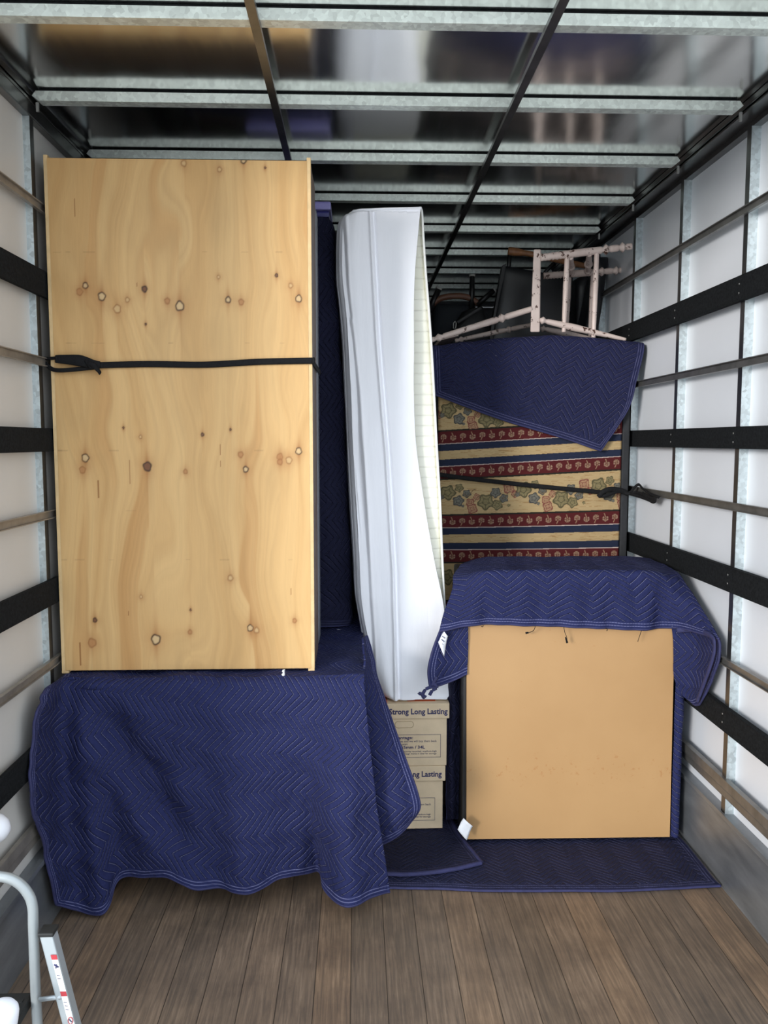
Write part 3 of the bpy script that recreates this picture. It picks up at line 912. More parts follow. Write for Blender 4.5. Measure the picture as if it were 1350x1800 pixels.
# core: rings (front outline) extruded back
def mat_grid(inset, yfront, zlift=0.0):
    rows_ = []
    for (lx, ly), (rx, ry) in zip(L_, R_):
        a = P(lx, ly, MY); b = P(rx, ry, MY)
        z = (a.z + b.z) / 2
        row = []
        w = b.x - a.x
        rad = min(0.045, w * 0.3)
        xl_, xr_ = a.x + inset + 0.020, b.x - inset
        row += [Vector((xl_ + 0.012, MY + 0.86, z)), Vector((xl_, MY + 0.5, z)), Vector((xl_, MY + rad, z)), Vector((xl_ + rad * 0.3, yfront + rad * 0.3, z)), Vector((xl_ + rad, yfront, z)),
                Vector((xl_ + w * 0.36, yfront, z)), Vector((xl_ + w * 0.5, yfront, z)), Vector((xr_ - w * 0.30, yfront, z)), Vector((xr_ - 0.018, yfront + 0.002, z)), Vector((xr_ - 0.003, yfront + 0.012, z)),
                Vector((xr_, MY + 0.05, z)), Vector((xr_, MY + 0.5, z)), Vector((xr_ - 0.005, MY + 0.86, z))]
        rows_.append(row)
    return rows_
rows_ = mat_grid(0.004, MY + 0.018)
top = [Vector((p.x * 0.999, p.y, rows_[0][0].z + 0.0)) for p in rows_[0]]
mb = MB()
dense = []
ctl = [[np.array(p) for p in r] for r in rows_]
rrr = [[cr(r, (len(r) - 1) * j / 59) for j in range(60)] for r in ctl]
for i in range(120):
    t = (len(ctl) - 1) * i / 119
    dense.append([Vector(cr([r[j] for r in rrr], t)) for j in range(60)])
for row in dense:
    for p in row:
        if p.z < zmb + 0.004: p.z = zmb + 0.004
mb.grid(dense)
for row in (dense[0], dense[-1]):
    c = sum(row, Vector()) / len(row)
    n0 = len(mb.v); mb.v += row + [c]
    m_ = len(row)
    mb.f += [(n0 + k, n0 + (k + 1) % m_, n0 + m_) for k in range(m_)]; mb.smooth += [True] * m_
mb.build('mattress_core', M_tick, mattress)
# piping down the right front edge
pip = [P(R_[i][0] - 1.5, R_[i][1], MY + 0.004) for i in range(len(R_) - 1)]
MB().tube(spline(pip, 80), 0.0042, 8).build('piping', simple('white piping', (0.85, 0.85, 0.82), 0.6), mattress)

# sheet: wraps left side and front up to the slipped edge
S_R = [(741, 367), (739, 371), (734, 420), (729, 480), (727, 540), (727, 610), (727, 700), (731, 780), (745, 880), (762, 980), (779, 1060), (786, 1130), (789, 1185), (790, 1216), (783, 1227)]
sheet = thing('bed_sheet', (0.10, MY, zmb), 'loose white sheet pulled over the upright mattress, creased lengthwise', 'sheet')
rows_s = []
for k, ((lx, ly), (rx, ry)) in enumerate(zip(L_, S_R)):
    a = P(lx, ly, MY - 0.012); b = P(rx, ry, MY - 0.012)
    z = a.z
    w = b.x - a.x
    wf = P(R_[k][0], R_[k][1], MY).x - a.x
    rad = 0.045
    drop = -0.012 if k < 12 else -0.03
    row = [Vector((a.x - 0.004, MY + 0.85, a.z)), Vector((a.x - 0.010, MY + 0.5, a.z)), Vector((a.x - 0.009, MY + 0.1, a.z)), Vector((a.x, MY + 0.03, a.z)),
           Vector((a.x + rad * 0.35, MY + 0.004, a.z))]
    for f in (0.18, 0.30, 0.42, 0.54, 0.66, 0.78, 0.90, 1.0):
        x = a.x + w * f
        zz = a.z * (1 - f) + b.z * f
        row.append(Vector((x, MY + drop, zz)))
    rows_s.append(row)
# close over the top and below
r0 = rows_s[0]
cap1 = [Vector((p.x + (0.02 if j < 5 else 0), max(p.y, MY + 0.02) , p.z + 0.010)) for j, p in enumerate(r0)]
cap2 = [Vector((p.x + (0.03 if j < 5 else 0), MY + 0.3 + 0.5 * (j < 2), p.z + 0.014)) for j, p in enumerate(r0)]
cap1 = [Vector((p.x, p.y, max(p.z, r0[6].z + 0.006))) for p in cap1]
cap2 = [Vector((p.x, p.y, cap1[6].z + 0.004)) for p in cap2]
rows_s = [cap2, cap1] + rows_s
rl = rows_s[-1]
rows_s.append([Vector((p.x + 0.004, max(p.y + 0.03, MY + 0.01), zmb + 0.005)) for p in rl])
def crease_px(z):    # px x of the long creases at the height z
    t = np.clip((z - 0.5) / 1.8, 0, 1)
    return t
def sheet_disp(u, v, p):
    if p[2] < 0.52 or p[2] > 2.285: return (0, 0, 0)
    px, py = pix(p[0], p[1], p[2])
    s = 0.0
    # raised ridge with a step: centre seam
    xc = np.interp(py, [370, 600, 800, 1000, 1220], [650, 662, 678, 690, 695])
    d = px - xc
    s += -0.010 * math.exp(-(d / 2.6) ** 2)
    s += 0.009 * math.exp(-((d - 6.5) / 3.0) ** 2)
    # second fold on the left
    xc = np.interp(py, [370, 500, 700, 900, 1040, 1220], [607, 612, 632, 645, 652, 662])
    d = px - xc
    s += 0.020 * (1 / (1 + math.exp(d / 1.6))) * min(1, max(0, (py - 372) / 60)) * (0 if py > 1190 else 1)
    s += -0.008 * math.exp(-(d / 4) ** 2)
    xc = np.interp(py, [600, 800, 1000, 1130], [615, 622, 640, 650]); d = px - xc
    if py > 560: s += -0.010 * math.exp(-(d / 4.0) ** 2)
    # soft swell of the face
    s += -0.014 * math.exp(-((px - 715) / 34) ** 2)
    s += 0.006 * math.sin(py * 0.013 + px * 0.03)
    if p[1] < MY + 0.005: s = min(s, MY + 0.006 - p[1])
    return (0, s, 0)
o_s, Gs = cloth('sheet_cloth', rows_s, 200, 240, M_sheet, sheet, thick=0.002, crumple=0.0016, cscale=6, edges='', disp=sheet_disp, bind=False)
for (px, py, r) in ((733, 786, 5), (744, 1038, 4.5), (715, 536, 4.5)):
    pass

# ------------------------------------------------------------------ sofa on end
SY = 3.42
sx0, sx1 = 0.347, P(1093, 850, SY).x
print('sofa x', sx0, sx1)
z1s = P(930, 640, SY).z
sofa = thing('sofa_base', ((sx0 + sx1) / 2, SY + 0.35, 0), 'upholstered sofa base on end, floral and red striped tapestry, behind the tan box', 'sofa')
sz0, sz1 = 0.02, 1.80
ztop_s = P(930, 604, SY).z
sz1 = ztop_s - 0.02
nx2, nz2 = 320, 900
zlow = 0.62
gx, gz = np.meshgrid(np.linspace(sx0, sx1, nx2), np.linspace(zlow, sz1, nz2))
VPx = np.vectorize(lambda x, z: pix(x, SY, z)[0])(gx[0], np.full(nx2, 1.2))
VPy = np.array([pix(0.75, SY, z)[1] for z in gz[:, 0]])
PXg, PYg = np.meshgrid(VPx, VPy)
slope = np.interp(VPy, [690, 830, 900, 985], [10, 9, 4, 0.5])[:, None]
PYm = PYg - slope * (930 - PXg) / 160.0 * 1.0 + 0
v = np.abs(((PYm - 868 + 76.5 * 101) % 153) - 76.5)       # distance from the floral band centre, mirrored
gold = np.array([0.40, 0.29, 0.15]); red = np.array([0.075, 0.011, 0.014]); navy = np.array([0.012, 0.020, 0.045])
blk_ = np.array([0.015, 0.016, 0.014]); wht = np.array([0.50, 0.40, 0.36])
col = np.zeros(gx.shape + (3,)) + gold
streak = smooth_noise(gx * 14, gz * 380, 2, 3)
streak2 = smooth_noise(gx * 40, gz * 420, 12, 2)
gcol = gold * (0.86 + 0.32 * streak)[..., None]
gcol = np.where(((streak > 0.64) & (streak2 > 0.45))[..., None], gcol * np.array([0.68, 0.58, 0.5]), gcol)
col = gcol.copy()
def bandc(a, b, c):
    m = (v >= a) & (v < b)
    col[m] = (c * (0.85 + 0.3 * streak2)[..., None])[m]
bandc(32, 35, blk_); bandc(35, 56, red); bandc(56, 57.2, wht); bandc(57.2, 69, navy)
# beyond 69 gold until centre of the narrow stripe (76.5)
# floral garlands
per = 131.0
mot = [(100, 300, 50, 'g'), (175, 270, 28, 'g'), (225, 312, 27, 's'), (170, 360, 36, 's'), (248, 372, 27, 'p'), (290, 335, 22, 'p'), (262, 417, 33, 'p'),
       (350, 372, 52, 'g'), (413, 312, 33, 's'), (425, 395, 34, 'g'), (468, 352, 28, 's'), (500, 285, 36, 'p'), (540, 328, 22, 'p'), (200, 395, 10, 's'), (500, 400, 10, 'g'), (60, 330, 16, 's')]
cols_m = {'g': (np.array([0.20, 0.165, 0.085]), np.array([0.085, 0.075, 0.040]), 5), 's': (np.array([0.145, 0.14, 0.115]), np.array([0.055, 0.055, 0.055]), 5), 'p': (np.array([0.33, 0.20, 0.115]), np.array([0.18, 0.055, 0.045]), 4)}
for band_i in (-1, 0, 1):
    yc0 = 868 + 153 * band_i
    for rep in range(-1, 4):
        for (mx, my, mr, ty) in mot:
            cx = 760 + mx / 3.75 + rep * 132
            cy = yc0 + ((my / 3.75 + 780) - 868) + (0 if band_i != -1 else 6)
            r = mr / 3.75
            if cx < 740 or cx > 1110: continue
            dx = PXg - cx; dy = PYm - cy - 0.0
            m = (np.abs(dx) < r * 1.5) & (np.abs(dy) < r * 1.5) & (v < 33)
            if not m.any(): continue
            th = np.arctan2(dy, dx)
            fill, outl, npet = cols_m[ty]
            rr_ = r * 1.08 * (0.88 + 0.12 * np.cos(npet * th + mx))
            d = np.hypot(dx, dy) / rr_
            inside = m & (d < 1.0)
            edge = m & (((d > 0.84) & (d < 1.05)) | (np.abs(d - 0.42) < 0.06) | ((np.abs(np.sin(npet * th / 2 + mx / 2)) < 0.12) & (d < 0.9)))
            col[inside] = (fill * (0.75 + 0.5 * streak2)[..., None])[inside]
            col[edge] = outl
# tendrils
for band_i in (-1, 0, 1):
    yc0 = 868 + 153 * band_i
    for rep in range(-1, 4):
        for (a, b, ph_) in ((205, 285, 0.0), (455, 510, 1.0), (270, 320, 2.0), (515, 560, 0.5)):
            x0_, x1_ = 760 + a / 3.75 + rep * 132, 760 + b / 3.75 + rep * 132
            yl = yc0 + 6 * np.sin((PXg - x0_) / 4.0 + ph_) - 6 + ph_ * 6
            m = (PXg > x0_) & (PXg < x1_) & (np.abs(PYm - yl) < 0.8) & (v < 32)
            col[m] = np.array([0.13, 0.09, 0.05])
# little sprigs in the red bands
for band_i in range(-2, 3):
    for sgn in (-1, 1):
        yc = 868 + 153 * band_i + sgn * 45.5
        if yc < 640 or yc > 1060: continue
        k = 0
        x = 762.0
        while x < 1100:
            upd = 1 if (k % 2) else -1
            dx = PXg - x; dy = (PYm - yc) * upd
            near = (np.abs(dx) < 8) & (np.abs(dy) < 9.5)
            th = np.arctan2(dy + 1.0, np.abs(dx))
            rad_ = np.hypot(dx, dy + 1.0)
            crown = near & (rad_ < 5.2) & (rad_ > 2.6) & (th < 0.9) & (th > -1.5) & (np.abs(np.sin(th * 3.2)) > 0.30)
            st_ = near & (np.abs(dx + 0.40 * (dy - 2)) < 0.7) & (dy > 1.0) & (dy < 8)
            lf = near & (np.hypot(dx / 1.5, (dy + 2.5) / 3.2) < 1)
            col[crown] = np.array([0.27, 0.17, 0.12])
            col[st_] = np.array([0.30, 0.19, 0.12])
            col[lf] = np.array([0.21, 0.13, 0.08])
            x += 16.8; k += 1
me = bpy.data.meshes.new('fabric_face')
bow = 0.012 * np.sin((gx - sx0) / (sx1 - sx0) * math.pi)
Yg = SY - bow
# round the vertical edges
ed = np.minimum(gx - sx0, sx1 - gx)
Yg = Yg + 0.012 * np.clip(1 - ed / 0.012, 0, 1) ** 2
verts = np.stack([gx.ravel(), Yg.ravel(), gz.ravel()], axis=1) - np.array(ORG[sofa.name])
idx = np.arange(nx2 * nz2).reshape(nz2, nx2)
faces = np.stack([idx[:-1, :-1], idx[:-1, 1:], idx[1:, 1:], idx[1:, :-1]], axis=-1).reshape(-1, 4)
me.from_pydata(verts.tolist(), [], faces.tolist())
ca = me.color_attributes.new('tint', 'FLOAT_COLOR', 'POINT')
ca.data.foreach_set('color', np.concatenate([col.reshape(-1, 3), np.ones((nx2 * nz2, 1))], axis=1).astype(np.float32).ravel())
me.materials.append(attr_mat('tapestry upholstery', 0.9, 0.4, 500, 0.06, (1, 1, 2.0), 0.1))
me.polygons.foreach_set('use_smooth', [True] * len(me.polygons))
ff = bpy.data.objects.new('fabric_face', me); COL.objects.link(ff); ff.parent = sofa
sm = ff.modifiers.new('thickness', 'SOLIDIFY'); sm.thickness = 0.008; sm.offset = -1
M_lining = simple('black lining cloth', (0.016, 0.017, 0.020), 0.8, 0, 0.3, 30)
MB().box((sx0 + 0.004, SY + 0.02, sz0), (sx1 - 0.002, SY + 1.0, sz1 - 0.004), 0.01).build('frame', M_lining, sofa)
MB().box((sx1 - 0.001, SY + 0.002, sz0), (sx1 + 0.030, SY + 0.70, sz1 - 0.06), 0.006).build('side_lining', M_lining, sofa)
# lower part of the face in plain gold
# hidden lower face
MB().box((sx0, SY + 0.001, sz0), (sx1, SY + 0.012, zlow), 0.0).build('lower_face', M_lining, sofa)

# blanket over the sofa end
bl3 = thing('moving_blanket', (0.7, SY, sz1), 'navy quilted blanket over the striped sofa end, corner hanging down, chairs on top', 'blanket')
YB = SY - 0.022
rows_b = [
    [P(x, 0, 1) for x in range(0)]]
topz = P(930, 596, YB).z
def rowp(pts, Y): return [P(px, py, Y) for px, py in pts]
tp = [(762, 608), (830, 600), (900, 593), (960, 590), (1030, 593), (1090, 598), (1131, 603)]
r_top = rowp(tp, YB + 0.012)
back = [Vector((p.x, SY + 0.55, p.z - 0.004)) for p in r_top]
back[-1].x = min(back[-1].x, 1.19)
mid_ = [Vector((p.x, SY + 0.25, p.z)) for p in r_top]
rows_b = [back, mid_, [Vector((p.x, SY + 0.03, p.z + 0.001)) for p in r_top], rowp([(a, b + 5) for a, b in tp], YB),
          rowp([(763, 630), (830, 626), (898, 623), (958, 622), (1028, 624), (1086, 628), (1127, 632)], YB - 0.002),
          rowp([(764, 660), (828, 664), (892, 668), (950, 668), (1018, 668), (1076, 670), (1118, 668)], YB - 0.002),
          rowp([(765, 683), (826, 700), (888, 716), (944, 726), (1008, 735), (1064, 735), (1103, 720)], YB - 0.008),
          rowp([(766, 694), (824, 716), (884, 738), (938, 754), (998, 772), (1038, 786), (1056, 792)], YB - 0.014)]
cloth('drape', rows_b, 130, 110, Q_sofa, bl3, crumple=0.003, edges='LRB', seed=5)

# ------------------------------------------------------------------ strap across the sofa
strap2 = thing('tie_strap', P(930, 852, SY - 0.02), 'black webbing strap across the striped sofa, knotted near the right rail', 'strap')
mb = MB()
YQ = SY - 0.028
ribbon(mb, [P(762, 833, YQ + 0.012), P(830, 842, YQ), P(920, 852, YQ), P(1000, 860, YQ), P(1065, 866, YQ)], 0.019, 0.005, 50)
mb.build('webbing', M_strap, strap2)
mb = MB()
ribbon(mb, [P(1052, 873, YQ - 0.01), P(1058, 866, YQ - 0.02), P(1072, 860, YQ - 0.02), P(1090, 862, YQ - 0.01), P(1104, 868, YQ - 0.005)], 0.022, 0.012, 30)
ribbon(mb, [P(1052, 872, YQ - 0.012), P(1066, 871, YQ - 0.02), P(1085, 864, YQ - 0.012), P(1100, 866, YQ - 0.005)], 0.016, 0.010, 30)
mb.build('knot', M_strap, strap2)
def PW(px, py): return PX(px, py, XR - 0.052)
mb = MB()
ribbon(mb, [P(1098, 867, YQ - 0.008), P(1108, 868, YQ - 0.02), PW(1120, 866), PW(1140, 873), PW(1152, 879), PW(1144, 880), PW(1128, 874), P(1108, 868, YQ - 0.02)], 0.014, 0.007, 50)
ribbon(mb, [P(1106, 868, YQ - 0.01), PW(1121, 852), PW(1130, 859), PW(1142, 868), PW(1158, 874)], 0.012, 0.006, 40)
ribbon(mb, [PW(1130, 866), PW(1142, 880), PW(1151, 882), PW(1153, 872)], 0.012, 0.008, 24)
mb.build('rail_knot', M_strap, strap2)

# ------------------------------------------------------------------ chairs on the sofa
def paint_mat():
    t = NT('chipped pale pink paint')
    v = t.coords()
    nz = t.noise(v, 34, 6, 0.7)
    m = t.math('GREATER_THAN', nz, 0.60)
    base = t.ramp(t.noise(v, 8), [(0.3, (0.56, 0.445, 0.405)), (0.7, (0.68, 0.565, 0.515))])
    t.l(t.mix(m, base, (0.085, 0.04, 0.028, 1)), t.b.inputs['Base Color'])
    t.bump(t.math('MULTIPLY', m, -1.0), 0.4, 0.001)
    return t.done(0.45)
M_paint = paint_mat()
M_paint.name = 'chipped pale pink paint'
def turned(mb, p0, p1, r, beads=(), taper=0.75, n=14, ribs=0):
    prof = []
    N = 60
    for i in range(N + 1):
        t = i / N
        rr_ = r * (1 - (1 - taper) * abs(2 * t - 0.8))
        for b in beads:
            rr_ += r * 0.45 * math.exp(-((t - b) / 0.012) ** 2)
            rr_ -= r * 0.30 * math.exp(-((abs(t - b) - 0.035) / 0.010) ** 2)
        if ribs and t < 0.28: rr_ *= 1 + 0.12 * math.sin(t * 150)
        prof.append((t, max(rr_, 0.003)))
    mb.lathe(p0, p1, prof, n)
YC1, YC2 = 3.445, 3.80     # near and far sides of the chair
pink = thing('wooden_chair', P(1000, 596, YC1 + 0.15), 'pale pink painted turned-leg wooden chair lying on its back on the navy blanket', 'chair')
A = {k: P(*k2) for k, k2 in dict(a=(950, 453, YC1), b=(1110, 433, YC1), c=(955, 485, YC2), d=(1094, 475, YC2), e=(948, 562, YC1), f=(1100, 597, YC1), g=(950, 577, YC2), h=(1060, 600, YC2)).items()}
mb = MB(); turned(mb, A['a'], A['b'], 0.017, (0.72, 0.90), 0.85, ribs=1); mb.build('leg', M_paint, pink)
mb = MB(); turned(mb, A['c'], A['d'], 0.017, (0.74, 0.92), 0.85, ribs=1); mb.build('leg', M_paint, pink)
mb = MB(); turned(mb, A['e'], A['f'], 0.016, (0.04,), 0.55); mb.build('leg', M_paint, pink)
mb = MB(); turned(mb, A['g'], A['h'], 0.016, (0.04,), 0.55); mb.build('leg', M_paint, pink)
# seat seen edge-on
mb = MB()
s0, s1, s2, s3 = P(938, 438, YC1 - 0.01), P(951, 438, YC1 - 0.01), P(949, 584, YC1 - 0.01), P(932, 584, YC1 - 0.01)
dY = Vector((0.010, YC2 - YC1 + 0.02, 0.0))
def slab(mb, q, dv):
    mb.add([*q, *[p + dv for p in q]], [(0, 1, 2, 3), (7, 6, 5, 4), (0, 4, 5, 1), (1, 5, 6, 2), (2, 6, 7, 3), (3, 7, 4, 0)])
sb = MB()
far = [P(941, 452, YC2), P(949, 452, YC2), P(948, 572, YC2), P(939, 572, YC2)]
sb.add([s0, s1, s2, s3, *far], [(0, 1, 2, 3), (7, 6, 5, 4), (0, 4, 5, 1), (1, 5, 6, 2), (2, 6, 7, 3), (3, 7, 4, 0)])
so = sb.build('seat', M_paint, pink)
bmod = so.modifiers.new('bevel', 'BEVEL'); bmod.width = 0.006; bmod.segments = 3
# side stretchers (two each side), cross stretchers
for (p, q, r) in (((997, 449, YC1), (991, 584, YC1), 0.012), ((1049, 443, YC1), (1043, 594, YC1), 0.012),
                  ((1001, 483, YC2), (996, 580, YC2), 0.011), ((1042, 480, YC2), (1037, 590, YC2), 0.011)):
    mb = MB(); turned(mb, P(*p), P(*q), r, (), 0.8); mb.build('stretcher', M_paint, pink)
for (p, q, r) in (((1003, 452, YC1), (1004, 484, YC2), 0.014), ((1036, 446, YC1), (1033, 481, YC2), 0.014)):
    mb = MB(); turned(mb, P(*p), P(*q), r, (0.5, 0.85), 0.8); mb.build('stretcher', M_paint, pink)
# back posts
for (p, q, r) in (((935, 543, YC1), (757, 598, YC1 - 0.02), 0.0145), ((935, 571, YC2), (800, 599, YC2), 0.0125)):
    mb = MB(); turned(mb, P(*p), P(*q), r, (0.30, 0.92), 0.8); mb.build('back_post', M_paint, pink)
mb = MB(); slab(mb, [P(775, 592, YC1), P(806, 583, YC1), P(806, 590, YC1), P(775, 598, YC1)], Vector((0.0, YC2 - YC1, 0.0)))
mb.build('back_slat', M_paint, pink)

# black vinyl chair
M_vinyl = simple('black vinyl', (0.018, 0.019, 0.022), 0.36, 0, 0.1, 12, 0.08)
M_armw = simple('honey timber rail', (0.30, 0.13, 0.055), 0.4, 0, 0.25, 20)
M_blackw = simple('black painted timber', (0.010, 0.010, 0.011), 0.4, 0, 0.3, 20)
M_glide = simple('pale plastic glide', (0.45, 0.45, 0.42), 0.5)
def pad(mb, quad, th, n=14, bulge=0.02):
    """soft cushion between four corners (front face), thickness back in +Y"""
    a, b, c, d = [Vector(q) for q in quad]      # tl, tr, br, bl
    g = []
    for i in range(n + 1):
        row = []
        for j in range(n + 1):
            u, w = j / n, i / n
            uu = 0.5 - 0.5 * math.cos(math.pi * u); ww = 0.5 - 0.5 * math.cos(math.pi * w)
            p = a.lerp(b, uu).lerp(d.lerp(c, uu), ww)
            k = (math.sin(math.pi * u) * math.sin(math.pi * w)) ** 0.35
            # round corners
            row.append(p + Vector((0, th * 0.5 - (th * 0.5 + bulge) * k, 0)))
        g.append(row)
    mb.grid(g)
    g2 = [[Vector((p.x, 2 * (a.y + th * 0.5) - p.y, p.z)) for p in row] for row in g]
    for i in range(n + 1):
        for j in range(n + 1):
            u, w = j / n, i / n
            base = a.lerp(b, 0.5 - 0.5 * math.cos(math.pi * u)).lerp(d.lerp(c, 0.5 - 0.5 * math.cos(math.pi * u)), 0.5 - 0.5 * math.cos(math.pi * w))
            k = (math.sin(math.pi * u) * math.sin(math.pi * w)) ** 0.35
            g2[i][j] = base + Vector((0, th * 0.5 + th * 0.5 * k, 0))
    mb.grid(g2, flip=True)
YV = 4.02
vc = thing('dining_chair', P(950, 592, YV + 0.1), 'black vinyl padded chair with honey timber top rail, behind the pink chair', 'chair')
mb = MB(); pad(mb, [P(885, 464, YV), P(1001, 486, YV), P(1001, 622, YV), P(856, 622, YV)], 0.07); mb.build('seat_pad', M_vinyl, vc)
mb = MB()
slab(mb, [P(884, 466, YV), P(890, 463, YV), P(862, 622, YV), P(855, 622, YV)], Vector((0, 0.06, 0)))
mb.build('side_frame', M_blackw, vc)
mb = MB()
mb.tube(spline([P(893, 441, YV - 0.02), P(930, 446, YV - 0.03), P(975, 456, YV - 0.03), P(1032, 468, YV - 0.02)], 24), [0.012 + 0.006 * math.sin(math.pi * min(1, (i + 2) / 8)) for i in range(24)], 12, sx=1.15, sy=1.0)
mb.build('top_rail', M_armw, vc)
mb = MB(); mb.tube([P(896, 446, YV + 0.02), P(894, 470, YV + 0.04), P(892, 500, YV + 0.05)], 0.011, 10); mb.build('leg', M_blackw, vc)
mb = MB(); mb.tube([P(975, 462, YV + 0.05), P(962, 474, YV + 0.06), P(945, 500, YV + 0.06)], 0.010, 10); mb.build('leg', M_blackw, vc)
vd = thing('dining_chair', P(1050, 594, YV), 'black padded chair leaning upright against the right wall behind pink legs', 'chair')
YV2 = 4.10
mb = MB(); pad(mb, [P(1052, 448, YV2 - 0.15), P(1074, 447, YV2 - 0.15), P(1048, 622, YV2 - 0.15), P(1016, 622, YV2 - 0.15)], 0.16, bulge=0.012); mb.build('backrest_pad', M_vinyl, vd)
mb = MB(); pad(mb, [P(1012, 490, YV2 + 0.02), P(1046, 470, YV2 + 0.02), P(1032, 622, YV2 + 0.02), P(1006, 622, YV2 + 0.02)], 0.10); mb.build('seat_pad', M_vinyl, vd)

# upturned black chair further back: legs with pale glides, curved brown back rail
YK = 4.15
kc = thing('dining_chair', P(800, 592, YK), 'upturned black chair deep in the load, pale glides on its legs, brown curved rail', 'chair')
for (p, q, r) in (((830, 486, YK), (829, 545, YK), 0.016), ((771, 509, YK), (754, 548, YK), 0.018), ((868, 511, YK), (838, 536, YK), 0.015)):
    a, b = P(*p), P(*q)
    lg = MB().tube([a, b], [r * 0.8, r], 12).build('leg', M_blackw, kc)
    MB().tube([a + (a - b).normalized() * 0.010, a], r * 0.95, 12).build('glide', M_glide, lg)
mb = MB()
mb.tube(spline([P(752, 546, YK), P(768, 528, YK), P(790, 521, YK), P(820, 522, YK), P(842, 534, YK)], 30), 0.013, 10, sx=1.2)
mb.build('back_rail', simple('brown stained timber', (0.16, 0.07, 0.04), 0.5), kc)
mb = MB(); pad(mb, [P(765, 531, YK), P(838, 533, YK), P(864, 630, YK), P(750, 630, YK)], 0.22, bulge=0.03); mb.build('seat_pad', simple('dark blue-grey cloth seat', (0.014, 0.018, 0.024), 0.8), kc)
bag = thing('bag', P(840, 596, YK - 0.2), 'black soft bag with a pale buckle behind the chair back posts', 'bag')
mb = MB(); pad(mb, [P(815, 545, YK - 0.12), P(850, 536, YK - 0.12), P(872, 622, YK - 0.12), P(768, 622, YK - 0.12)], 0.14, bulge=0.04); mb.build('bag_body', simple('black nylon', (0.010, 0.011, 0.012), 0.6, 0, 0.3, 60, 0.3), bag)
mb = MB(); mb.tube(spline([P(846, 541, YK - 0.17), P(826, 553, YK - 0.18), P(804, 567, YK - 0.17)], 16), 0.008, 8, sy=0.4); mb.build('bag_strap', simple('dark grey webbing', (0.05, 0.05, 0.052), 0.7), bag)
mb = MB(); mb.tube([P(*q) for q in ((797, 577, YK - 0.18), (797, 568, YK - 0.18), (800, 565, YK - 0.18), (802, 568, YK - 0.18), (801, 577, YK - 0.18))], 0.0028, 6, closed=True); mb.build('buckle', M_glide, bag)

# ------------------------------------------------------------------ tan hardboard-backed box with blanket
FY = PZ(1000, 1476, 0.022).y
print('front box Y', FY)
fx0, fx1 = P(821, 1300, FY).x, P(1181, 1300, FY).x
fz0 = 0.024
ftop_blanket = P(1000, 1006, FY - 0.01).z
fz1 = ftop_blanket - 0.018
FB = PZ(1000, 979, ftop_blanket).y
print('box top', ftop_blanket, 'back', FB, fx0, fx1)
def board_mat():
    t = NT('tan hardboard')
    v = t.coords()
    base = t.ramp(t.noise(v, 3.0, 4), [(0.3, (0.385, 0.230, 0.104)), (0.7, (0.43, 0.264, 0.123))])
    fib = t.noise(v, 160, 3)
    base = t.mix(t.math('MULTIPLY', fib, 0.20), base, (0.45, 0.23, 0.08, 1))
    sp = t.n('SeparateXYZ'); t.l(v, sp.inputs[0])
    bnd = t.math('SUBTRACT', 1.0, t.math('MULTIPLY', t.math('ABSOLUTE', t.math('SUBTRACT', sp.outputs[2], 0.26)), 9.0))
    m = t.math('GREATER_THAN', t.math('ADD', t.noise(v, 55, 4, 0.7), t.math('MULTIPLY', t.math('MAXIMUM', bnd, 0.0), 0.10)), 0.70)
    base = t.mix(t.math('MULTIPLY', m, 0.5), base, (0.34, 0.15, 0.05, 1))
    w = t.math('GREATER_THAN', t.noise(v, 38, 5, 0.8), 0.80)
    base = t.mix(t.math('MULTIPLY', w, 0.5), base, (0.85, 0.72, 0.55, 1))
    t.l(base, t.b.inputs['Base Color'])
    return t.done(0.42, spec=0.4)
app = thing('boxed_cabinet', ((fx0 + fx1) / 2, FY + 0.25, fz0), 'squat black cabinet with plain tan hardboard back, standing at right on floor blanket', 'cabinet')
pl = P(820, 1098, FY); 
bw = MB()
tl_, tr_, br_, bl_ = P(820, 1085, FY), P(1186, 1085, FY), P(1177, 1478, FY), P(820, 1473, FY)
tl_.z = tr_.z = fz1 - 0.05
bl_.z = fz0 + 0.006; br_.z = fz0 + 0.002
slab(bw, [tl_, tr_, br_, bl_], Vector((0, 0.010, 0)))
bw.build('back_panel', board_mat(), app)
M_blackc = simple('black laminate', (0.012, 0.012, 0.013), 0.5)
MB().box((fx0 - 0.014, FY + 0.012, fz0), (fx1 + 0.006, FB - 0.04, fz1), 0.008).build('body', M_blackc, app)
# inner wrap blanket down the right side
bl5 = thing('moving_blanket', (fx1 + 0.02, FY + 0.2, 0.02), 'navy quilted blanket hanging down the right side of the tan-backed box to the floor', 'blanket')
rw = []
for py in (1100, 1200, 1300, 1400, 1472):
    z = P(1190, py, FY).z
    zz = max(z, 0.026)
    rw.append([Vector((fx1 + 0.010, FY + 0.005, zz)), Vector((fx1 + 0.022, FY - 0.006, zz)), Vector((fx1 + 0.036, FY + 0.004, zz)), Vector((min(fx1 + 0.042, 1.185), FY + 0.05, zz)), Vector((min(fx1 + 0.040, 1.185), FY + 0.3, zz))])
cloth('side_drape', rw, 60, 90, Q_box, bl5, crumple=0.002, edges='', bind=False)

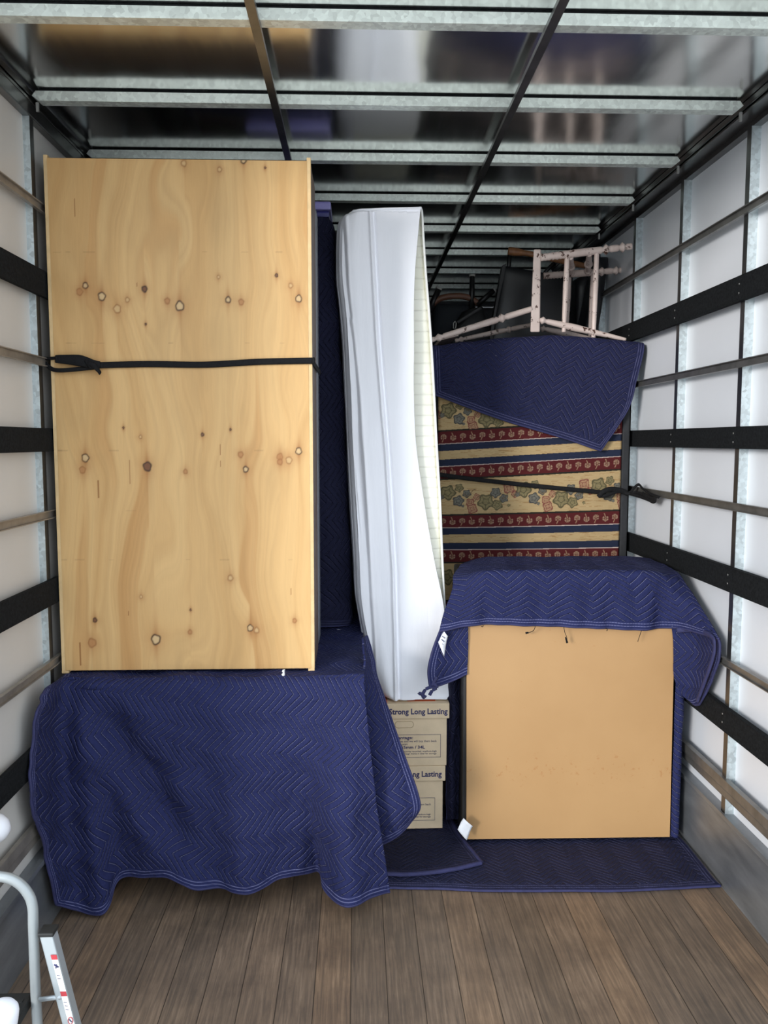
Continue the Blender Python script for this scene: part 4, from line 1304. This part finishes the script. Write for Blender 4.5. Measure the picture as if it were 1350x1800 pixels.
# top blanket with two wings
bl4 = thing('moving_blanket', ((fx0 + fx1) / 2, FY, 0.8), 'navy quilted blanket over the top of the tan-backed box, drooping wings at both sides', 'blanket')
ZB = ftop_blanket
def top_row(y, x0, x1, Yd, n=9):
    return [Vector((P(x0 + (x1 - x0) * i / (n - 1), 1000, Yd).x, Yd, ZB)) for i in range(n)]
rows_t = []
n = 9
def PR(px, py, Y, lim=1.190):
    q = P(px, py, Y)
    return PX(px, py, lim) if q.x > lim else q
def rowxy(pts, Y, dys=None):
    r = []
    for i, (px, py) in enumerate(pts):
        r.append(PR(px, py, Y[i] if isinstance(Y, (list, tuple)) else Y))
    return r
xs = lambda a, b: [a + (b - a) * i / 8 for i in range(9)]
Bk = PZ(900, 980, ZB).y
r = top_row(0, 818, 1140, Bk); r[0].z -= 0.02; r[-1].z -= 0.012; rows_t.append([p + Vector((0, 0.01, -0.03)) for p in r]); rows_t.append(r)
r = top_row(0, 806, 1172, (Bk + FY) / 2); r[0].z -= 0.015; r[-1].z -= 0.012; rows_t.append(r)
r = top_row(0, 797, 1192, FY + 0.05); r[0].z -= 0.022; r[-1].z -= 0.02; rows_t.append(r)
yfr = FY - 0.022
w_ = [0.03, 0.0, 0, 0, 0, 0, 0, 0.0, 0.03]
rows_t.append(rowxy(list(zip(xs(796, 1202), [1030, 1008, 1005, 1004, 1004, 1004, 1005, 1008, 1024])), [yfr + 0.008 + w for w in w_]))
rows_t.append(rowxy(list(zip(xs(790, 1218), [1050, 1032, 1030, 1028, 1028, 1028, 1029, 1033, 1046])), [yfr - 0.004 + w * 0.8 for w in w_]))
rows_t.append(rowxy(list(zip(xs(781, 1238), [1075, 1066, 1062, 1062, 1062, 1064, 1066, 1070, 1078])), [yfr - 0.006 + w * 0.4 for w in w_]))
rows_t.append(rowxy([(773, 1110), (822, 1099), (880, 1097), (940, 1099), (1000, 1101), (1060, 1104), (1125, 1106), (1190, 1104), (1262, 1122)], [yfr - 0.008 + w * 0.1 for w in w_]))
def top_disp(u, v, p):
    k = max(0.0, min(1.0, (ZB - p[2]) / 0.16))
    return (0, (0.006 * math.sin(p[0] * 30) + 0.004 * math.sin(p[0] * 71 + 1)) * k, 0)
cloth('drape', rows_t, 170, 100, Q_box, bl4, crumple=0.003, edges='B', disp=top_disp, seed=2)
wl_ = [
    [(778, 1100, 0.012), (800, 1094, 0.012), (822, 1090, 0.006)],
    [(770, 1118, 0.0), (797, 1112, 0.01), (823, 1108, 0.006)],
    [(759, 1150, -0.02), (792, 1146, 0.006), (823, 1142, 0.006)],
    [(753, 1180, -0.03), (790, 1176, 0.0), (822, 1168, 0.006)],
    [(756, 1209, -0.03), (790, 1198, -0.004), (821, 1184, 0.004)]]
cloth('left_wing', [[P(a, b, FY - 0.014 + c) for a, b, c in r] for r in wl_], 50, 70, quilt('navy quilt wing', s_=0.0225, per=0.13, amp=0.050, swap=True), bl4, crumple=0.003, edges='LB', uvoff=(0.02, 0))
wr_ = [
    [(1180, 1098, 0.01), (1222, 1102, 0.012), (1260, 1118, 0.012)],
    [(1184, 1125, 0.006), (1226, 1125, 0.004), (1265, 1135, 0.0)],
    [(1185, 1155, 0.006), (1228, 1160, -0.01), (1262, 1165, -0.01)],
    [(1185, 1190, 0.006), (1222, 1198, -0.014), (1249, 1198, -0.016)],
    [(1197, 1219, 0.004), (1218, 1226, -0.01), (1238, 1224, -0.016)],
    [(1216, 1234, 0.0), (1223, 1239, -0.01), (1230, 1238, -0.012)]]
cloth('right_wing', [[PR(a, b, FY - 0.010 + c) for a, b, c in r] for r in wr_], 50, 80, quilt('navy quilt right wing', s_=0.0225, per=0.13, amp=0.050, swap=True), bl4, crumple=0.003, edges='RB', uvoff=(0.02, 0.05))
# folded-over inner strip of the right wing
MB().tube(spline([PR(a, b, FY - 0.03, 1.175) for a, b in ((1190, 1108), (1222, 1107), (1250, 1118), (1256, 1135), (1252, 1160), (1238, 1200), (1226, 1232))], 60), 0.010, 8, sy=0.5).build('folded_edge', binding, bl4)
# frayed ties and loose threads
mb = MB()
for pts in (((768, 1190), (758, 1206), (748, 1212), (742, 1222)), ((760, 1200), (768, 1208), (760, 1214), (755, 1222)), ((742, 1221), (738, 1219), (736, 1221)), ((742, 1221), (745, 1226), (748, 1222))):
    ribbon(mb, [P(a, b, FY - 0.045) for a, b in pts], 0.012, 0.004, 20, up=(0.7, 0, 0.7))
mb.build('frayed_tie', binding, bl4)
mb = MB()
for pts in (((941, 1101), (938, 1108), (930, 1112), (926, 1113)), ((991, 1102), (993, 1112), (996, 1120), (997, 1129)), ((1128, 1107), (1125, 1116), (1121, 1128)), ((850, 1099), (848, 1102), (846, 1101)), ((1064, 1104), (1068, 1107), (1066, 1109))):
    mb.tube(spline([P(a, b, FY - 0.034) for a, b in pts], 16), 0.0011, 5)
mb.tube([P(994, 1120, FY - 0.034), P(997, 1130, FY - 0.034)], [0.002, 0.004], 6)
mb.tube([P(924, 1113, FY - 0.034), P(929, 1112, FY - 0.034)], [0.004, 0.003], 6)
mb.build('loose_thread', M_strap, bl4)['kind'] = 'stuff'
M_tag = simple('white care label', (0.72, 0.74, 0.78), 0.7, 0, 0.08, 40)
def flat_tag(quad, Y, name, parent, th=0.0015, bend=0.006):
    mb = MB()
    q = [P(a, b, Y) for a, b in quad]
    g = []
    for i in range(7):
        w = i / 6
        g.append([q[0].lerp(q[1], j / 6).lerp(q[3].lerp(q[2], j / 6), w) + Vector((0, -bend * math.sin(math.pi * j / 6) + bend * math.sin(math.pi * 1.5 * w), 0)) for j in range(7)])
    mb.grid(g)
    o = mb.build(name, M_tag, parent, fix=False)
    s_ = o.modifiers.new('thickness', 'SOLIDIFY'); s_.thickness = th
    return o
flat_tag([(781, 1110), (787, 1118), (780, 1153), (770, 1128)], FY - 0.035, 'care_tag', bl4)
mb = MB()
for pts in (((777, 1118), (782, 1122)), ((776, 1124), (781, 1128)), ((775, 1130), (779, 1133))):
    mb.tube([P(a, b, FY - 0.042) for a, b in pts], 0.0014, 5)
mb.build('tag_print', M_ink, bl4)

# ------------------------------------------------------------------ hanging blanket between cartons and box, floor blankets
bl6 = thing('moving_blanket', (P(800, 1300, FY + 0.1).x, FY + 0.1, 0.02), 'shade-darkened navy blanket bunched in the gap between the cartons and the tan-backed box', 'blanket')
rg = []
for (py, a, b, c_, d_) in ((1195, 788, 796, 806, 814), (1260, 788, 798, 808, 812), (1320, 787, 792, 800, 812), (1350, 786, 794, 804, 813), (1400, 786, 794, 804, 813), (1440, 786, 795, 806, 815)):
    rg.append([P(a, py, FY + 0.13), P(b, py, FY + 0.10), P(c_, py, FY + 0.12), P(d_, py, FY + 0.09)])
for r in rg:
    for p in r: p.z = max(p.z, 0.03)
cloth('hanging_fold', rg, 40, 90, Q_shade, bl6, crumple=0.003, edges='L', cscale=14)

# large floor blanket under everything at right
bl7 = thing('moving_blanket', (0.7, FY - 0.1, 0.0), 'navy quilted blanket spread flat on the floor beneath the tan-backed box and cartons', 'blanket')
f_front = [(660, 1560), (760, 1562), (860, 1566), (960, 1566), (1060, 1566), (1160, 1563), (1272, 1557)]
front = [PZ(a, b, 0.006) for a, b in f_front]
rowsf = []
rowsf.append(front)
rowsf.append([PZ(a, b - 12, 0.010) for a, b in f_front[:-1]] + [PZ(1262, 1546, 0.010)])
rowsf.append([Vector((p.x, p.y + 0.12, 0.010)) for p in front[:-1]] + [PZ(1232, 1512, 0.010)])
rowsf.append([Vector((p.x, p.y + 0.25, 0.010)) for p in front[:-1]] + [PZ(1204, 1478, 0.010)])
rowsf.append([Vector((p.x * 1.0, p.y + 0.6, 0.010)) for p in front[:-1]] + [Vector((1.17, front[-1].y + 0.62, 0.010))])
for r in rowsf:
    for p in r: p.x = min(p.x, 1.19)
rowsf[0][-1] = PZ(1270, 1557, 0.006); rowsf[0][-1].x = min(rowsf[0][-1].x, 1.20)
cloth('blanket_sheet', rowsf[::-1], 150, 90, Q_floor, bl7, thick=0.008, crumple=0.0010, edges='RB', seed=4)
# second one, folded on top at left of it
bl8 = thing('moving_blanket', (0.15, FY - 0.1, 0.02), 'navy blanket corner with doubled stitched hem on the floor in front of the cartons', 'blanket')
g = [
    [(650, 1420, .016), (700, 1420, .016), (750, 1420, .016), (785, 1422, .016)],
    [(655, 1460, .016), (705, 1460, .016), (765, 1460, .016), (803, 1462, .018)],
    [(660, 1500, .016), (720, 1500, .018), (785, 1496, .018), (828, 1494, .020)],
    [(665, 1536, .022), (725, 1536, .024), (790, 1529, .024), (846, 1517, .022)]]
cloth('blanket_sheet', [[PZ(*p) for p in r] for r in g], 80, 70, quilt('navy quilt carton blanket', base=(0.012, 0.014, 0.040), thread=(0.12, 0.11, 0.2), s_=0.0225, per=0.12, amp=0.055), bl8, thick=0.006, crumple=0.0014, edges='RB', seed=14, br=0.008)
tg = tag(flat_tag([(815, 1438), (831, 1452), (820, 1476), (804, 1457)], FY - 0.045, 'care_tag', None, bend=0.004),
         'small white fabric label sticking up at the lower left of the tan hardboard panel', 'label')
tg.parent = bl7; tg.matrix_parent_inverse = Matrix.Translation(-ORG[bl7.name]); 
del tg['category']
tg['label'] = 'small white fabric care tag'
# small white tag and scraps near the wrapped item
tg2 = flat_tag([(592, 1106), (606, 1106), (607, 1111), (594, 1112)], WY - 0.02, 'care_tag', None, bend=0.002)
tg2.parent = wrap; tg2.matrix_parent_inverse = Matrix.Translation(-ORG[wrap.name])

# ------------------------------------------------------------------ step ladder
M_lad = simple('pale grey enamelled tube', (0.33, 0.36, 0.37), 0.35, 0.3, 0.08, 12)
M_lad2 = simple('silver side rail', (0.42, 0.46, 0.48), 0.35, 0.5, 0.08, 12)
M_blackp = simple('black ribbed tread', (0.010, 0.011, 0.011), 0.6)
M_white = simple('white label stock', (0.75, 0.75, 0.74), 0.5)
M_red = simple('red label ink', (0.40, 0.03, 0.04), 0.5)
YL = 1.60
lad = thing('step_ladder', (P(20, 1750, YL).x, YL, 0), 'grey metal step ladder with black tread at the lower left corner', 'ladder')
mb = MB()
pts = [P(-75, 1800, YL), P(-70, 1620, YL), P(-58, 1565, YL), P(-35, 1543, YL), P(0, 1541, YL), P(26, 1548, YL), P(46, 1566, YL), P(57, 1592, YL), P(59, 1640, YL), P(66, 1800, YL)]
foot = P(66, 1800, YL)
pts.append(Vector((foot.x + 0.02, YL - 0.02, 0.0)))
pts.insert(0, Vector((pts[0].x - 0.01, YL - 0.02, 0.0)))
mb.tube(spline(pts, 120), 0.0105, 12, sx=1.0, sy=1.0)
mb.build('hand_rail', M_lad, lad)
mb = MB()
a, b = P(80, 1645, YL - 0.02), P(128, 1830, YL - 0.04)
dirn = (b - a).normalized(); 
end = a + dirn * ((a.z) / -dirn.z)
w = Vector((0.0135, 0, 0)); 
slab(mb, [a - w, a + w, end + w, end - w], Vector((0, 0.028, 0)))
rail = mb.build('side_rail', M_lad2, lad)
sm = rail.modifiers.new('bevel', 'BEVEL'); sm.width = 0.003; sm.segments = 2
MB().box((a.x - 0.016, a.y - 0.002, a.z - 0.003), (a.x + 0.016, a.y + 0.032, a.z + 0.006), 0.003).build('rail_cap', M_blackp, rail)
# label strip on the rail
def along(t, off, dy=-0.0012): return a + dirn * t + Vector((off, dy, 0))
mb = MB(); slab(mb, [along(0.045, 0.001), along(0.045, 0.013), along(0.30, 0.013), along(0.30, 0.001)], Vector((0, 0.0008, 0))); lab = mb.build('warning_label', M_white, rail)
for t in (0.040, 0.118, 0.196):
    mb = MB(); slab(mb, [along(t, 0.001, -0.0018), along(t, 0.013, -0.0018), along(t + 0.010, 0.013, -0.0018), along(t + 0.010, 0.001, -0.0018)], Vector((0, 0.0006, 0)))
    mb.build('red_band', M_red, lab)
mb = MB()
c = along(0.18, 0.007, -0.002)
mb.tube([c + Vector((0.0048 * math.cos(k * math.pi / 8), 0, 0.0075 * math.sin(k * math.pi / 8))) for k in range(16)], 0.0009, 5, closed=True)
mb.build('red_symbol', M_red, lab)
mb = MB()
mb.tube([along(0.060, 0.003, -0.002), along(0.066, 0.011, -0.002)], 0.0016, 6); mb.tube([along(0.068, 0.005, -0.002), along(0.060, 0.008, -0.002)], 0.0012, 6)
for t in (0.14, 0.148, 0.156, 0.083, 0.09): mb.tube([along(t, 0.003, -0.002), along(t + 0.001, 0.009, -0.002)], 0.0005, 5)
mb.tube([along(0.177, 0.005, -0.0022), along(0.183, 0.009, -0.0022)], 0.0010, 5)
mb.build('printed_marks', M_ink, lab)['kind'] = 'stuff'
mb = MB(); mb.tube([P(70, 1757, YL - 0.01), P(108, 1752, YL - 0.03)], 0.005, 8); mb.build('brace', M_lad2, lad)
# tread
tz = P(20, 1745, YL + 0.02).z
xr_ = P(58, 1760, YL).x - 0.008
mb = MB(); mb.box((xr_ - 0.30, YL - 0.22, tz - 0.025), (xr_, YL + 0.02, tz), 0.004)
for k in range(10):
    mb.box((xr_ - 0.29, YL - 0.21 + k * 0.022, tz), (xr_ - 0.01, YL - 0.20 + k * 0.022, tz + 0.002))
mb.build('tread', M_blackp, lad)
# white cup-like plastic tub on the tread
M_wp = simple('white plastic', (0.80, 0.81, 0.86), 0.4, 0, 0.03, 5)
cc = P(2, 1790, YL - 0.10)
cup = thing('plastic_cap', Vector((cc.x, cc.y, tz + 0.004)), 'white domed plastic tub on the ladder tread', 'tub')
rad = abs(P(32, 1790, YL - 0.10).x - cc.x)
hh = P(2, 1764, YL - 0.10).z - tz - 0.002
prof = [(0, rad * 0.80), (0.3, rad * 0.92), (0.62, rad), (0.75, rad * 0.97), (0.88, rad * 0.80), (0.96, rad * 0.5), (1, rad * 0.15)]
MB().lathe((cc.x, cc.y, tz + 0.004), (cc.x, cc.y, tz + 0.004 + hh), prof, 32).build('tub_body', M_wp, cup)
# white round fitting on the left wall
fc = PX(-8, 1457, XL + 0.05)
fit = thing('wall_cap', fc, 'white rounded plastic cap on the left wall above the kick panel', 'cap')
MB().lathe((XL, fc.y, fc.z), (XL + 0.085, fc.y, fc.z), [(0, 0.036), (0.4, 0.040), (0.7, 0.036), (0.9, 0.024), (1.0, 0.008)], 28).build('cap_body', M_wp, fit)

# scraps on blankets
M_scrap = simple('white scrap', (0.6, 0.6, 0.6), 0.8)
mb = MB(); mb.tube(spline([P(497, 1188, YF + 0.02), P(499, 1183, YF + 0.02), P(498, 1179, YF + 0.02), P(501, 1177, YF + 0.02)], 8), [0.004, 0.006, 0.004, 0.003, 0.005, 0.004, 0.002, 0.001], 7)
tag(mb.build('paper_scrap', M_scrap), 'tiny white scrap on the desk blanket at the cabinet foot', 'scrap')
